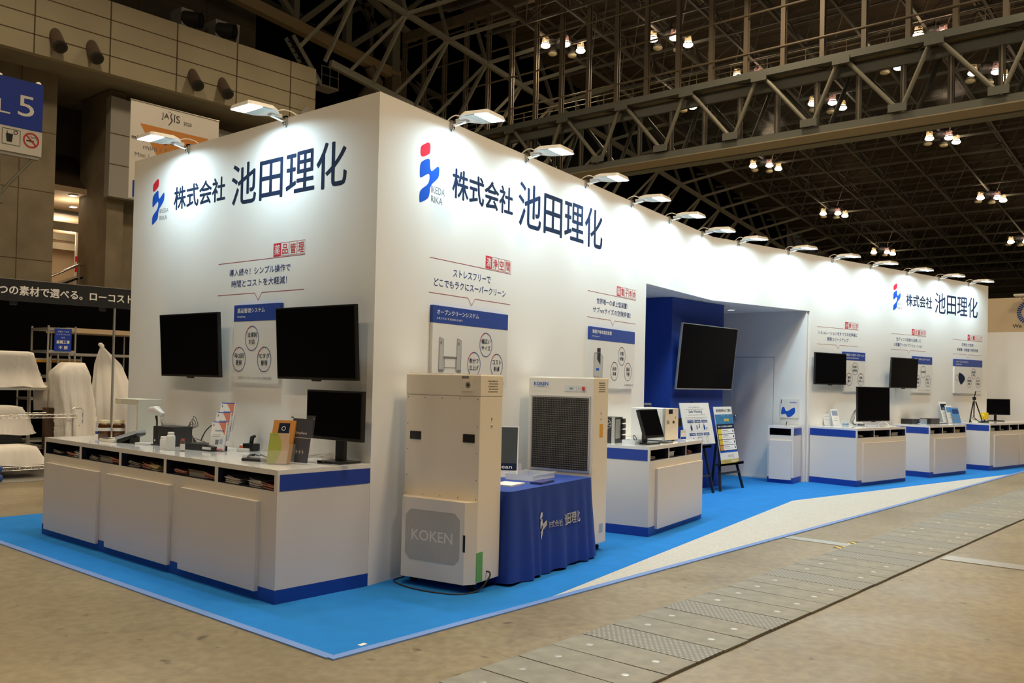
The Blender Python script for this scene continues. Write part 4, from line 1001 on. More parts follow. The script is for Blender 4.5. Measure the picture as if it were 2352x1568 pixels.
for k in range(2): b.line([(-.30, .375 - .022 * k), (.28 - .1 * k, .375 - .022 * k)], .006, y, mat('pale print', (.50, .50, .52), .6))
for r_ in range(2):
    for c_ in range(3):
        x0, z0 = -.27 + c_ * .19, .185 - r_ * .175
        b.line([(x0, z0), (x0 + .16, z0), (x0 + .16, z0 + .13), (x0, z0 + .13), (x0, z0)], .003, y, mat('pale print', (.5, .5, .52), .6))
        b.rect(x0, x0 + .16, z0 + .115, z0 + .15, y, TBLUE).text(['アルコール消毒', '検温実施', '換気実施', 'マスク着用', '距離の確保', '飛沫防止'][r_ * 3 + c_], x0 + .02, z0 + .122, .12, .018, y - .0006, WHITET, .01)
        if r_ == 0 and c_ == 0: b.flat(chaikin([(x0 + .055, z0 + .01), (x0 + .105, z0 + .01), (x0 + .105, z0 + .07), (x0 + .085, z0 + .085), (x0 + .085, z0 + .105), (x0 + .075, z0 + .105), (x0 + .075, z0 + .085), (x0 + .055, z0 + .07)], 1), y, TBLUE)
        elif r_ == 0 and c_ == 1: b.rect(x0 + .03, x0 + .05, z0 + .02, z0 + .08, y, TBLUE).rect(x0 + .10, x0 + .12, z0 + .04, z0 + .10, y, TBLUE).line([(x0 + .05, z0 + .035), (x0 + .10, z0 + .06)], .004, y, TBLUE)
        elif r_ == 0: b.rect(x0 + .03, x0 + .07, z0 + .015, z0 + .075, y, TBLUE).rect(x0 + .043, x0 + .057, z0 + .075, z0 + .10, y, TBLUE).rect(x0 + .09, x0 + .13, z0 + .02, z0 + .05, y, mat('print grey blue', (.25, .30, .42), .5))
        elif c_ == 0: b.line([(x0 + .08, z0 + .02), (x0 + .08, z0 + .09), (x0 + .11, z0 + .07)], .006, y, TBLUE)
        elif c_ == 1: b.line([(x0 + .03, z0 + .03), (x0 + .13, z0 + .03), (x0 + .13, z0 + .09), (x0 + .03, z0 + .09), (x0 + .03, z0 + .03)], .006, y, TBLUE)
        else: b.ringxz(x0 + .08, z0 + .06, .035, .045, .006, y, GREYT, 20)
b.rot(M).done('board_print', t)
t = thing('poster_board', 'tall poster with a blue picture and yellow rows on the entrance easel', 'poster', (8.79, 2.205, .395), R(2))
M = Matrix.Rotation(R(-10.5), 4, 'X')
MB().bevbox(-.285, .285, 0, .01, 0, .81, PANELW, .002).rot(M).done('board', t)
b = MB(); y = -.0015
b.text('新技術説明会のご案内', -.22, .735, .46, .042, y, NAVY, .01)
b.rect(-.28, .28, .56, .70, y, mat('aqua picture', (.02, .17, .36), .4)); b.rect(-.02, .14, .60, .635, y - .0006, mat('mustard print', (.50, .38, .08), .5))
for k in range(18): b.disc(random.uniform(-.2, .27), random.uniform(.575, .69), random.uniform(.004, .009), y - .0005, mat('pale aqua', (.30, .50, .60), .5), 8)
b.rect(-.28, .28, .175, .56, y, NAVY); b.text('第1回・第2回 説明会の開催概要', -.24, .515, .46, .022, y - .0006, WHITET, .02)
for k in range(4):
    z0 = .42 - k * .078
    b.rect(-.26, -.15, z0, z0 + .070, y - .0006, [YELLOW, YELLOW, mat('amber print', (.65, .40, .02), .5), mat('orange print', (.60, .25, .03), .5)][k]).rect(-.15, .26, z0, z0 + .070, y - .0006, WHITET)
    b.line([(-.13, z0 + .048), (.05, z0 + .048)], .008, y - .0012, GREYT).line([(-.13, z0 + .025), (.14, z0 + .025)], .004, y - .0012, GREYT).rect(.20, .23, z0 + .018, z0 + .05, y - .0012, NAVY)
b.rect(-.28, .28, .155, .175, y, LOGOB); b.rect(-.05, .05, .085, .12, y, mat('pale print', (.5, .5, .52), .6)).rect(.09, .11, .07, .125, y, GREYT)
b.rect(-.285, .285, .0, .055, y, mat('mustard print', (.5, .38, .08), .5)).text('会場 東ホール', -.20, .014, .2, .022, y - .0006, GREYT).text('受付中', .04, .012, .20, .03, y - .0006, WHITET, .02)
b.rot(M).done('poster_print', t)
# ceiling downlight of the passage
t = thing('downlight', 'small round double downlight in the white entrance ceiling', 'ceiling light', (10.05, 2.90, 2.70))
MB().lathe([(.085, 0), (.085, -.006), (.06, -.008), (.06, 0)], WPLAS).done('rim', t)
MB().lathe([(0, -.003), (.058, -.003)], mat('downlight lens', (1, .98, .95), .4, emit=6)).done('lens', t)
# sign on the narrow counter
t = thing('logo_board', 'white board with a blue logo shape on the wall above the narrow counter', 'board', (10.715, 2.345, 1.005), R(-90))
MB().bevbox(0, .30, 0, .018, 0, .30, PANELW, .002).done('board', t)
b = MB(); y = -.0015
b.flat(chaikin([(.004, .04), (.022, .165), (.064, .173), (.08, .115), (.115, .10), (.21, .165), (.24, .165), (.245, .088), (.21, .05), (.165, .014), (.11, .008), (.10, .052), (.064, .066)], 1), y, LOGOB)
b.flat([(.005, .22), (.02, .23), (.018, .28), (.005, .295)], y, LOGOR).text('池田理化', .15, .235, .12, .022, y, LOGOB, .01); b.done('board_print', t)
MB().tube([(0, 0, 0), (.0, 0, .02), (.02, 0, .05), (.01, 0, .06)], .006, BLACK).done('hook', None, 'small black hook on the narrow counter by the door', (10.50, 2.15, ZT), 0, 'hook')

# ------------------------------------------------------------------ counters right of the entrance
def leaflet_fan(labels, x, y, rotz, sheets, hlabel, name='leaflet_holder'):
    t = thing(name, hlabel, 'leaflet holder', (x, y, ZT), R(rotz))
    MB().box(-.14, .14, -.10, .10, 0, .004, ACRYL).done('base', t)
    MB().box(-.14, .14, .02, .024, 0, .30, ACRYL).rot(Matrix.Rotation(R(-16), 4, 'X')).done('back', t)
    for lb, (dx, dy, w_, h_, m1, m2) in zip(labels, sheets):
        M = Matrix.Translation((dx, dy, .005)) @ Matrix.Rotation(R(-16), 4, 'X')
        b = MB().box(-w_ / 2, w_ / 2, 0, .006, 0, h_, m1).rect(-w_ * .42, w_ * .42, h_ * .60, h_ * .9, -.0008, m2).line([(-w_ * .35, h_ * .45), (w_ * .3, h_ * .45)], .005, -.0008, GREYT).line([(-w_ * .35, h_ * .3), (w_ * .2, h_ * .3)], .005, -.0008, GREYT)
        b.rot(M).done('leaflet', None, lb, (x, y, ZT), R(rotz), 'leaflet')
PB = mat('printed sky blue', (.10, .28, .55), .4)
leaflet_fan(['rear white leaflet in the stand on the counter with the large TV', 'front white leaflet in the stand on the counter with the large TV'], 11.33, 1.74, -18,
            [(-.06, .03, .17, .32, PAPERW, mat('pale print', (.5, .5, .52), .6)), (.05, -.05, .16, .27, PAPERW, mat('print grey blue', (.25, .3, .42), .5))], 'clear leaflet stand on the counter with the large TV')
leaflet_fan(['rear white leaflet in the stand near the black recorders', 'middle pale leaflet in the stand near the black recorders', 'front deep blue leaflet in the stand near the black recorders'], 15.0, .95, -20,
            [(-.08, .03, .20, .40, PAPERW, NAVY), (-.01, -.02, .19, .33, PAPERW, PB), (.10, -.06, .21, .29, PB, mat('printed navy', (.02, .06, .22), .4))], 'clear leaflet stand on the counter with the black recorders')
def cardbox(x, y, label):
    t = thing('card_box', label, 'card box', (x, y, ZT), R(-8))
    b = MB(); b.box(-.06, .06, -.04, .04, 0, .003, ACRYL)
    for (x0, x1, y0, y1) in ((-.06, .06, -.04, -.037), (-.06, .06, .037, .04), (-.06, -.057, -.037, .037), (.057, .06, -.037, .037)): b.box(x0, x1, y0, y1, .003, .09, ACRYL)
    b.done('box', t); MB().box(-.05, .05, -.03, .03, .0035, .03, PB).done('cards', t)
cardbox(11.72, 1.68, 'small clear card box left of the large TV on legs')
cardbox(13.90, 1.12, 'small clear card box in front of the black recorders')
cardbox(16.62, .80, 'small clear card box beside the yellow camera')
t = thing('cable_bundle', 'tangled black cables beside the large TV on legs', 'cables', (11.95, 1.58, ZT))
for k in range(4):
    MB().cable([(.10, .06, .26), (.02 - .05 * k, .04, .15), (-.09 - .03 * k, .02, .04), (-.12 + .04 * k, -.05, .006), (.02 + .05 * k, -.08, .006), (.08, .02 - .03 * k, .02), (-.06, .05 - .02 * k, .005)], .0035, CABLE).done('cable', t)
MB().bevbox(-.11, .11, -.08, .08, 0, .012, WPLAS, .004).done('white_pad', None, 'flat white pad under the right leg of the large TV', (12.02, 1.10, ZT), R(-8), 'pad')
for k, (x, y, w_, h_, lb) in enumerate(((13.76, 1.30, .30, .085, 'left black recorder on the counter, partly behind the other'), (14.20, 1.10, .36, .095, 'right black recorder on the counter, nearest the front'))):
    t = thing('disc_recorder', lb, 'recorder', (x, y, ZT), R(-8), 'black recorders')
    MB().bevbox(-w_ / 2, w_ / 2, -.10, .10, .006, h_, BLACK, .004).done('case', t)
    MB().rect(-w_ / 2 + .02, w_ / 2 - .06, h_ * .55, h_ * .8, -.1008, DARKM).disc(w_ / 2 - .03, h_ * .5, .01, -.1008, STEEL, 10).done('front_panel', t)
    for sx in (-1, 1): MB().box(sx * w_ * .4 - .01, sx * w_ * .4 + .01, -.08, .08, 0, .006, BLACK).done('foot', t)
t = thing('laptop', 'closed silver and black laptop between the recorders and leaflets', 'laptop', (14.52, 1.06, ZT), R(-8))
MB().bevbox(-.16, .16, -.11, .11, 0, .012, BLACK, .003).done('base', t); MB().bevbox(-.16, .16, -.11, .11, .012, .020, SILVER, .003).done('lid', t)
# tripod and yellow camera
t = thing('tripod', 'black camera tripod standing on the far right counter', 'tripod', (15.93, .80, ZT), R(20))
for k in range(3):
    a = 2 * PI * k / 3 + .4
    MB().tube([(.025 * math.cos(a), .025 * math.sin(a), .40), (.09 * math.cos(a), .09 * math.sin(a), .2), (.15 * math.cos(a), .15 * math.sin(a), 0)], [.013, .011, .008], BLACK).done('leg', t)
MB().tube([(0, 0, .10), (0, 0, .45)], .011, BLACK).done('centre_column', t)
MB().bevbox(-.035, .035, -.03, .03, .43, .49, BLACK, .008).tube([(-.06, 0, .46), (.06, 0, .46)], .012, BLACK).done('head', t)
MB().tube([(0, 0, .47), (-.06, -.02, .60)], [.008, .011], BLACK).done('pan_handle', t)
t = thing('cable_bundle', 'thin black cables looping around the tripod feet', 'cables', (15.86, .74, ZT))
for k in range(3):
    MB().cable([(-.14 - .03 * k, .05, .005), (-.17, .06, .09), (-.12, .04, .13 - .03 * k), (-.02, -.03, .04), (.08, -.06, .006), (.22, -.03 + .03 * k, .008)], .005, CABLE).done('cable', t)
t = thing('camera', 'yellow industrial camera on a small black stand near the tripod', 'camera', (16.12, .66, ZT), R(-25))
MB().bevbox(-.055, .05, -.05, .05, .06, .19, YELLOW, .012).done('body', t); MB().tube([(-.05, 0, .125), (-.09, 0, .12)], [.045, .038], YELLOW, 14).done('lens_hood', t)
MB().bevbox(-.05, .07, -.05, .05, 0, .03, BLACK, .008).tube([(0, 0, .03), (0, 0, .065)], .014, BLACK).done('stand', t)

# ------------------------------------------------------------------ neighbours at the right edge
struct(MB().box(18.55, 18.62, -3.2, 3.0, 0, 2.765, WALLW), 'wall_partition')
BEIG = mat('beige neighbour wall', (.62, .54, .42), .75)
NB = struct(MB().box(21.0, 21.1, -4.0, 4.5, 0, 3.72, BEIG), 'wall_neighbour')
b = MB(); 
for k in range(34):
    a = 2 * PI * k / 34; r0, r1 = .20, .30
    b.add([(20.995, .86 - r * math.cos(a + q), 3.36 + r * math.sin(a + q)) for r, q in ((r0, -.055), (r1, -.055), (r1, .055), (r0, .055))], [(0, 1, 2, 3)], LOGOB)
b.done('ring_logo', NB)
b = MB(); b.text('We Share', -1.245, 3.005, .52, .085, 0, NAVY); b.v = [Vector((20.994, -v.x, v.z)) for v in b.v]; b.done('slogan', NB)
t = thing('arm_floodlight', 'unlit white arm floodlight on the beige neighbouring wall', 'floodlight', (21.0, 1.02, 3.72), R(-90))
MB().tube([(0, 0, -.06), (-.02, -.10, -.03), (-.03, -.22, .03)], .012, STEEL).done('arm', t)
MB().bevbox(-.13, .13, -.42, -.18, .0, .05, LAMPW, .015).done('housing', t)

# ------------------------------------------------------------------ black booth behind on the left
struct(MB().box(-4, 12.5, 8.9, 12.6, 0, .008, mat('mottled grey carpet', (.22, .22, .22), .95, noise=(30, .2))), 'floor_neighbour')
struct(MB().box(-4, 12.5, 12.6, 12.7, 0, 2.75, HALLB), 'wall_neighbour')
t = thing('fascia_board', 'black fascia with white Japanese lettering over the black booth', 'fascia', (-3.5, 9.0, 2.41))
MB().box(0, 8.0, 0, .05, 0, .285, FASC).done('board', t)
MB().box(0, 8.0, -.002, .05, .285, .292, STEEL).done('top_edge', t)
b = MB(); b.text('３つの素材で選べる。ローコスト', 4.86, .08, 1.93, .125, -.004, WHITET, .035); b.done('fascia_lettering', t)
b = MB().tube([(3.04, 9.02, 0.01), (3.04, 9.02, 2.41)], .018, STEEL)
b.done('post', None, 'thin aluminium post under the black fascia', (0, 0, 0), 0, 'post')
for x in (1.7, 2.9): MB().bevbox(-.04, .04, -.03, .03, 0, .05, DARKM, .008).done('spotlight', None, 'small dark spotlight clipped under the black fascia%s' % (' at the far left' if x < 2 else ' nearer the post'), (x, 9.1, 2.36), 0, 'spotlight')
ST2 = mat('bright shelf steel', (.55, .54, .50), .35, .8)
def frame_rack(label, x0, x1, y0, y1, ztop, rails, group='shelving racks in the black booth', deck=None):
    t = thing('shelving_rack', label, 'rack', (x0, y0, .008), 0, group)
    for x in (0, x1 - x0):
        for y in (0, y1 - y0): MB().tube([(x, y, 0), (x, y, ztop)], .016, ST2).done('post', t)
    for z in rails:
        b = MB()
        for y in (0, y1 - y0): b.box(0, x1 - x0, y - .012, y + .012, z - .02, z + .02, ST2)
        for x in (0, x1 - x0): b.box(x - .012, x + .012, 0, y1 - y0, z - .02, z + .02, ST2)
        b.box(.012, x1 - x0 - .012, .012, y1 - y0 - .012, z - .004, z + .004, deck or ST2)
        b.done('shelf', t)
    return t
frame_rack('narrow steel frame hung with the blue notice', 2.65, 3.05, 10.3, 10.9, 2.16, (2.11, 1.77, 1.39))
t = thing('notice_board', 'blue notice with white Japanese writing on the steel frame', 'notice', (2.73, 10.27, 1.785))
MB().box(0, .25, 0, .006, 0, .342, BLUSIGN).done('board', t)
b = MB(); b.text('上部レールの', .04, .285, .17, .025, -.002, WHITET, .02).text('トップトラック', .03, .24, .19, .025, -.002, WHITET, .02).text('なら', .10, .195, .05, .022, -.002, WHITET, .02).text('基礎工事', .028, .115, .195, .05, -.002, WHITET, .04).text('不 要', .06, .03, .135, .05, -.002, WHITET, .04); b.done('notice_lettering', t)
frame_rack('wide steel rack with a covered machine on its shelf', 1.2, 2.56, 10.0, 10.7, 1.68, (1.21, .35))
frame_rack('tall rack with a pale wooden top behind the white sheet', 3.35, 4.6, 11.2, 11.9, 2.1, (1.75, 1.2, .5))
MB().box(0, 1.5, 0, .8, 0, .075, WOOD).done('wooden_board', None, 'pale wooden board on the tall rack', (3.28, 11.15, 2.11), 0, 'board')
frame_rack('grey steel shelf unit standing behind the pole', 3.05, 3.9, 12.0, 12.45, 1.72, (1.66, 1.0, .3), deck=mat('grey bin front', (.10, .10, .095), .6))
MB().box(0, .8, -.01, .02, 0, .04, mat('orange shelf edge', (.60, .32, .02), .5)).done('shelf_bar', None, 'orange bar along the front of the grey shelf unit', (3.05, 11.96, 1.62), 0, 'bar')
def draped(label, x, y, z, rings, seed=0, name='dust_sheet', rotz=0.0, mt=None, ripple=.012):
    """a sheet hanging over equipment: rings of (z, half x, half y, offset x, offset y) from the top down"""
    b = MB(); n = 96; base = resample(rrect(1, 1, .25), n); rg = []
    dense = [rings[0]]
    for p_, q_ in zip(rings, rings[1:]):
        m_ = max(1, int(abs(p_[0] - q_[0]) / .05))
        dense += [tuple(p_[k] + (q_[k] - p_[k]) * (h_ + 1) / m_ for k in range(5)) for h_ in range(m_)]
    rings = dense; nr = len(rings)
    for j, (zz, hx, hy, ox, oy) in enumerate(rings):
        f = j / (nr - 1); r_ = []
        for i, (a, c) in enumerate(base):
            per = 2 * PI * i / n
            rip = 1 + (math.sin(per * 7 + seed + 2 * f) + .7 * math.sin(per * 13 + 2 * seed)) * ripple * f / max(hx, hy) * 1.5
            cr_ = (math.sin(i * 1.7 + j * 2.3 + seed) * math.sin(i * .53 - j * 1.1)) * .016 * min(1, f * 3)
            r_.append((ox + a * (hx * rip + cr_), oy + c * (hy * rip + cr_), zz + (.012 * math.sin(per * 6 + seed) if j == nr - 1 else 0)))
        rg.append(r_)
    top = rg[0]
    b.loft(rg, mt or SHEET, cap=False); b.add(top, [list(range(n))], mt or SHEET, True)
    return b.done(name, None, label, (x, y, z), rotz, 'dust sheet', 'white dust sheets')
draped('white dust sheet over the machine on the upper rack shelf', 2.02, 10.33, 1.24, [(.52, .36, .20, -.05, 0), (.50, .40, .24, -.03, 0), (.25, .44, .28, 0, 0), (.05, .48, .32, .02, 0), (0.0, .50, .33, .04, 0)], 1)
draped('white dust sheet draped over a low box behind the wire trolley', 1.75, 9.98, .58, [(.40, .34, .2, -.05, 0), (.38, .40, .24, -.03, 0), (.20, .46, .27, 0, 0), (.0, .50, .30, .02, 0)], 2)
draped('white dust sheet over the box on the bottom shelf of the wire trolley', 1.72, 9.50, .185, [(.27, .38, .18, -.05, 0), (.25, .44, .21, -.02, 0), (.12, .49, .24, 0, 0), (.0, .53, .25, .02, 0)], 3)
MB().box(-.4, .38, -.2, .2, 0, .22, DARKM).done('equipment_case', None, 'dark case standing under the draped sheets of the trolley', (1.75, 10.0, .39), 0, 'case')
draped('tall leaning machine hidden under a white dust sheet', 2.72, 9.45, .009, [(1.605, .105, .12, -.07, .0), (1.60, .125, .15, -.07, 0), (1.47, .215, .20, -.11, 0), (1.40, .225, .20, -.10, 0), (1.27, .225, .19, -.08, 0), (.92, .22, .20, -.01, 0), (.5, .225, .22, .03, 0), (.0, .25, .25, .04, 0)], 5, ripple=.02)
def tied():
    b = MB(); n = 60; rg = []
    for j, (zz, hx, hy, ox) in enumerate([(1.93, .02, .02, -.03), (1.90, .045, .04, -.02), (1.86, .03, .03, 0), (1.80, .07, .05, .02), (1.6, .20, .10, .10), (1.2, .30, .16, .18), (.7, .36, .2, .24), (.1, .40, .22, .28)]):
        f = j / 7; rg.append([(ox + hx * math.cos(2 * PI * i / n) * (1 + .10 * f * math.sin(11 * 2 * PI * i / n)), hy * math.sin(2 * PI * i / n) * (1 + .12 * f * math.sin(9 * 2 * PI * i / n + 1)), zz) for i in range(n)])
    b.loft(rg, SHEET); return b
tied().done('dust_sheet', None, 'white sheet knotted at the top beside the aluminium post', (3.33, 10.0, .0), 0, 'dust sheet', 'white dust sheets')
t = thing('wire_trolley', 'chrome wire trolley with bent handles in front of the covered machines', 'trolley', (1.1, 9.22, .008))
for x in (.04, 1.50):
    for y in (.03, .52): MB().tube([(x, y, .06), (x, y, .885)], .014, CHROME).lathe([(.025, 0), (.028, .03), (.02, .06)], BLACK, (x, y, 0), 10).done('post', t)
for z in (.87, .165):
    b = MB()
    for y in (0, .55):
        for zz in (z, z - .045): b.tube([(0, y, zz), (1.54, y, zz)], .005, CHROME, 6)
        for k in range(20): b.tube([(.077 * k, y, z - .045), (.077 * (k + .5), y, z), (.077 * (k + 1), y, z - .045)], .003, CHROME, 5, False)
    for k in range(23): b.tube([(.07 * k, 0, z), (.07 * k, .55, z)], .003, CHROME, 5, False)
    for x in (0, 1.54): b.tube([(x, 0, z), (x, .55, z)], .005, CHROME, 6)
    b.done('wire_shelf', t)
for y in (.03, .52): MB().tube([(1.50, y, .70), (1.60, y, .705), (1.63, y, .74), (1.63, y, .92), (1.61, y, .955), (1.50, y, .96), (1.47, y, .93)], .011, CHROME).done('handle', t)
MB().box(0, .45, 0, .02, 0, .42, mat('grey card', (.42, .40, .38), .7)).rot(Matrix.Rotation(R(-8), 4, 'X')).done('panel', None, 'grey panel leaning behind the leaning covered machine', (2.42, 10.15, .90), 0, 'panel')
MB().box(0, .10, 0, .20, 0, .60, mat('brown carton', (.10, .06, .035), .8)).done('carton', None, 'narrow brown carton beside the leaning covered machine', (2.46, 9.75, .35), 0, 'carton')
b = MB()
for k in range(5): b.lathe([(.0, -.06), (.05, -.04), (.065, 0), (.05, .04), (0, .06)], mat('blue film', (.02, .07, .30), .3), (.03 * math.cos(k * 1.3), .03 * math.sin(k * 1.3), .06 + .03 * k), 9)
b.done('plastic_bag', None, 'small crumpled blue bag on the grey carpet at the left edge', (1.52, 9.02, .0), 0, 'bag')

# ------------------------------------------------------------------ hall: signs and banners on the left
t = thing('hall_sign', 'hanging blue hall sign with a white 5 and pictograms', 'sign', (3.2, 25.0, 7.91))
MB().box(0, 5.05, 0, .25, 0, 2.19, WPLAS).done('sign_box', t)
MB().rect(0, 5.05, .74, 2.19, -.004, BLUSIGN).done('blue_field', t)
b = MB(); y = -.012
b.text('5', 4.34, 1.12, .46, .62, y, WHITET, .0); b.text('HALL', 2.15, 1.10, 1.98, .40, y, WHITET, -.005)
for x0 in (1.95, 2.7, 3.22, 3.93): b.line([(x0, .20), (x0 + .50, .20), (x0 + .50, .66), (x0, .66), (x0, .20)], .012, y, DARKM)
b.flat([(4.06, .28), (4.20, .28), (4.23, .52), (4.03, .52)], y, BLACK).line([(4.08, .52), (4.06, .60)], .015, y, BLACK).ringxz(4.30, .58, .06, .06, .02, y, DARKM, 20)
b.ringxz(3.44, .36, .13, .13, .022, y, BLACK, 24).line([(3.41, .60), (3.42, .45), (3.58, .43), (3.63, .30)], .03, y, BLACK).disc(3.40, .62, .035, y, BLACK)
b.ringxz(4.74, .44, .23, .23, .045, y, mat('sign red', (.55, .03, .03), .5), 36).line([(4.58, .60), (4.90, .28)], .04, y - .002, MATS['sign red']).line([(4.60, .42), (4.82, .42)], .035, y - .001, BLACK).line([(4.70, .58), (4.78, .52), (4.86, .56), (4.90, .48)], .012, y - .001, DARKM)
b.done('sign_print', t)
b = MB()
for x in (1.2, 3.9): b.tube([(x, .12, -.05), (x, .12, -7.9)], .07, TRUSS)
for x in (3.9,): b.tube([(x, .12, -1.35), (x + .92, .12, -.12)], .05, TRUSS).tube([(x, .12, -1.35), (x - .92, .12, -.12)], .05, TRUSS).lathe([(.11, -.12), (.11, .12)], TRUSS, (x, .12, -1.2), 12).box(x - .14, x + .14, 0, .24, -1.55, -1.3, TRUSS)
b.box(-.1, 5.0, .05, .2, -.10, -.0, STEEL)
b.done('support_frame', t)
for x in (3.85, 4.95): MB().lathe([(.08, 0), (.07, .07), (0, .10)], WPLAS, (x, .12, 2.19), 10).done('top_lamp', t)
t = thing('event_banner', 'white event banner with an orange triangle hung on the hall wall', 'banner', (12.45, 28.0, 7.72))
MB().box(0, 3.53, 0, .03, 0, 3.54, PAPERW).done('cloth', t)
OR = mat('banner orange', (.62, .25, .05), .6)
b = MB(); y = -.004
b.flat([(.36, 2.77), (3.09, 2.77), (1.75, 0.6)], y, OR)
b.text('JA', 1.17, 3.09, .30, .27, y - .002, DARKM).text('IS', 1.66, 3.09, .24, .27, y - .002, DARKM).text('2020', 2.05, 3.07, .33, .13, y - .002, DARKM)
b.flat(chaikin([(1.42, 2.92), (1.47, 2.93), (1.62, 3.12), (1.60, 3.2), (1.54, 3.27), (1.60, 3.42), (1.57, 3.42), (1.49, 3.28), (1.56, 3.15), (1.55, 3.09)], 1), y - .002, mat('plum', (.12, .04, .06), .6))
for dx, dz in ((1.45, 3.43), (1.52, 3.42), (1.66, 3.38), (1.71, 3.36)): b.disc(dx, dz, .018, y - .002, DARKM, 8)
b.text('mini／シアター', .06, 2.14, 1.65, .20, y - .002, NAVY, .02).text('mini / S', .50, 1.86, .95, .17, y - .002, GREYT, .01).text('Mini /', .19, 1.55, .55, .15, y - .002, GREYT)
b.rect(.14, .42, .05, .66, y - .002, LOGOB).rect(.42, .75, .05, .25, y - .002, LOGOB)
b.done('banner_print', t)
MB().tube([(-.02, .015, 3.56), (3.55, .015, 3.56)], .03, STEEL).done('top_rod', t)

# round air nozzles on the concourse fascia
for i, (x, z, lb) in enumerate(((12.2, 14.80, 'leftmost round brown air nozzle on the cream fascia'), (13.66, 14.76, 'second round brown air nozzle from the left on the cream fascia'), (18.2, 14.80, 'third round brown air nozzle from the left on the cream fascia'), (19.7, 14.80, 'rightmost round brown air nozzle on the cream fascia'))):
    t = thing('air_nozzle', lb, 'air nozzle', (x, 34.0, z), 0, 'round air nozzles')
    M = Matrix.Rotation(R(46), 4, 'X')
    MB().tube([M @ Vector((0, .30, 0)), M @ Vector((0, -.66, 0))], [.27, .25], DUCT, 24, False).done('duct', t)
    b = MB().tube([M @ Vector((0, -.60, 0)), M @ Vector((0, -.72, 0))], .265, DARKM, 24, False).tube([M @ Vector((0, -.72, 0)), M @ Vector((0, -.30, 0))], .19, BLACK, 24)
    vs = []
    for k in range(24):
        a = 2 * PI * k / 24
        for r_ in (.265, .19): vs.append(M @ Vector((r_ * math.cos(a), -.72, r_ * math.sin(a))))
    b.add(vs, [(2 * k, 2 * k + 1, (2 * k + 3) % 48, (2 * k + 2) % 48) for k in range(24)], DARKM)
    b.done('nozzle_ring', t)
for i, (x, lb) in enumerate(((19.0, 'left dark round nozzle on top of the fascia'), (20.8, 'right dark round nozzle on top of the fascia'))):
    t = thing('air_nozzle', lb, 'air nozzle', (x, 36.2, 17.0), 0, 'round air nozzles')
    MB().box(-.3, .3, -.1, .9, 0, 1.7, CLAD).done('plenum', t)
    M = Matrix.Translation((0, 0, 1.25)) @ Matrix.Rotation(R(38), 4, 'Z') @ Matrix.Rotation(R(8), 4, 'X')
    MB().tube([M @ Vector((.0, .1, 0)), M @ Vector((0, -.75, 0))], [.36, .36], DARKM, 22, False).tube([M @ Vector((0, -.75, 0)), M @ Vector((0, -.3, 0))], .27, BLACK, 22).done('nozzle_ring', t)
MB().tube([(0, 0, 0), (.05, 0, 1.1)], .11, CLAD, 12).done('roller_box', None, 'pale vertical cylinder beside the top nozzles', (21.6, 36.0, 17.6), 0, 'cylinder')
MB().box(-.30, .30, 0, .06, 0, .6, CLAD).rot(Matrix.Rotation(R(38), 4, 'Y')).done('speaker_panel', None, 'tilted grey square panel above the left booth wall', (24.0, 33.6, 14.25), 0, 'panel')
for x in (27.0, 28.1): MB().box(0, .22, 0, .1, 0, .28, WPLAS).done('sensor_box', None, 'small white box on the dark wall, %s of the pair' % ('left' if x < 27.5 else 'right'), (x + .6, 39.2, 18.75 if x < 27.5 else 18.3), 0, 'box')
t = thing('steel_stair', 'dark steel stair and landing hanging under the girder', 'stairs', (27.3, 39.4, 18.0))
for y in (0, .7): MB().beam((0, y, 2.7), (2.0, y, .45), .06, .25, CLAD).done('stringer', t)
for k in range(9): MB().box(.1 + k * .21, .34 + k * .21, 0, .7, 2.5 - k * .255, 2.53 - k * .255, DARKM).done('tread', t)
MB().box(1.95, 3.3, 0, 1.0, .35, .47, CLAD).done('landing', t)
b = MB()
for x in (2.05, 2.65, 3.27): b.tube([(x, 0, .47), (x, 0, 1.55)], .02, CLAD)
b.tube([(2.0, 0, 1.55), (3.3, 0, 1.55)], .02, CLAD).tube([(2.0, 0, 1.05), (3.3, 0, 1.05)], .015, CLAD); b.done('railing', t)
# lobby: escalator balustrade, lit sign strip, downlights
t = thing('escalator', 'escalator with green glass balustrade in the lit lobby', 'escalator', (12.2, 38.2, 4.5))
GL = TEALG
MB().add([(.9, 0, .4), (3.2, 0, 1.35), (5.8, 0, 1.45), (5.8, 0, .2), (.9, 0, .2)], [(0, 1, 2, 3, 4)], GL).done('glass_balustrade', t)
MB().tube([(.2, -.1, .25), (3.0, -.1, 1.75), (6.0, -.1, 1.70)], .06, CHROME).tube([(-.4, .8, .4), (1.6, .8, 1.35)], .05, CHROME).done('handrail', t)
MB().tube([(1.4, 0, .35), (2.9, 0, 1.10), (3.8, 0, 1.38), (5.9, 0, 1.40)], .06, BLACK).done('rubber_rail', t)
b = MB()
for x, z in ((1.2, .8), (3.0, 1.7), (4.6, 1.7)): b.tube([(x, -.1, 0), (x, -.1, z)], .03, STEEL)
b.done('posts', t)
MB().prismy([(3.4, 0), (5.9, 0), (5.9, .95)], .05, .6, LOBBY).done('side_panel', t)
LL = mat('lobby lamp', (1.0, .88, .68), .5, emit=9)
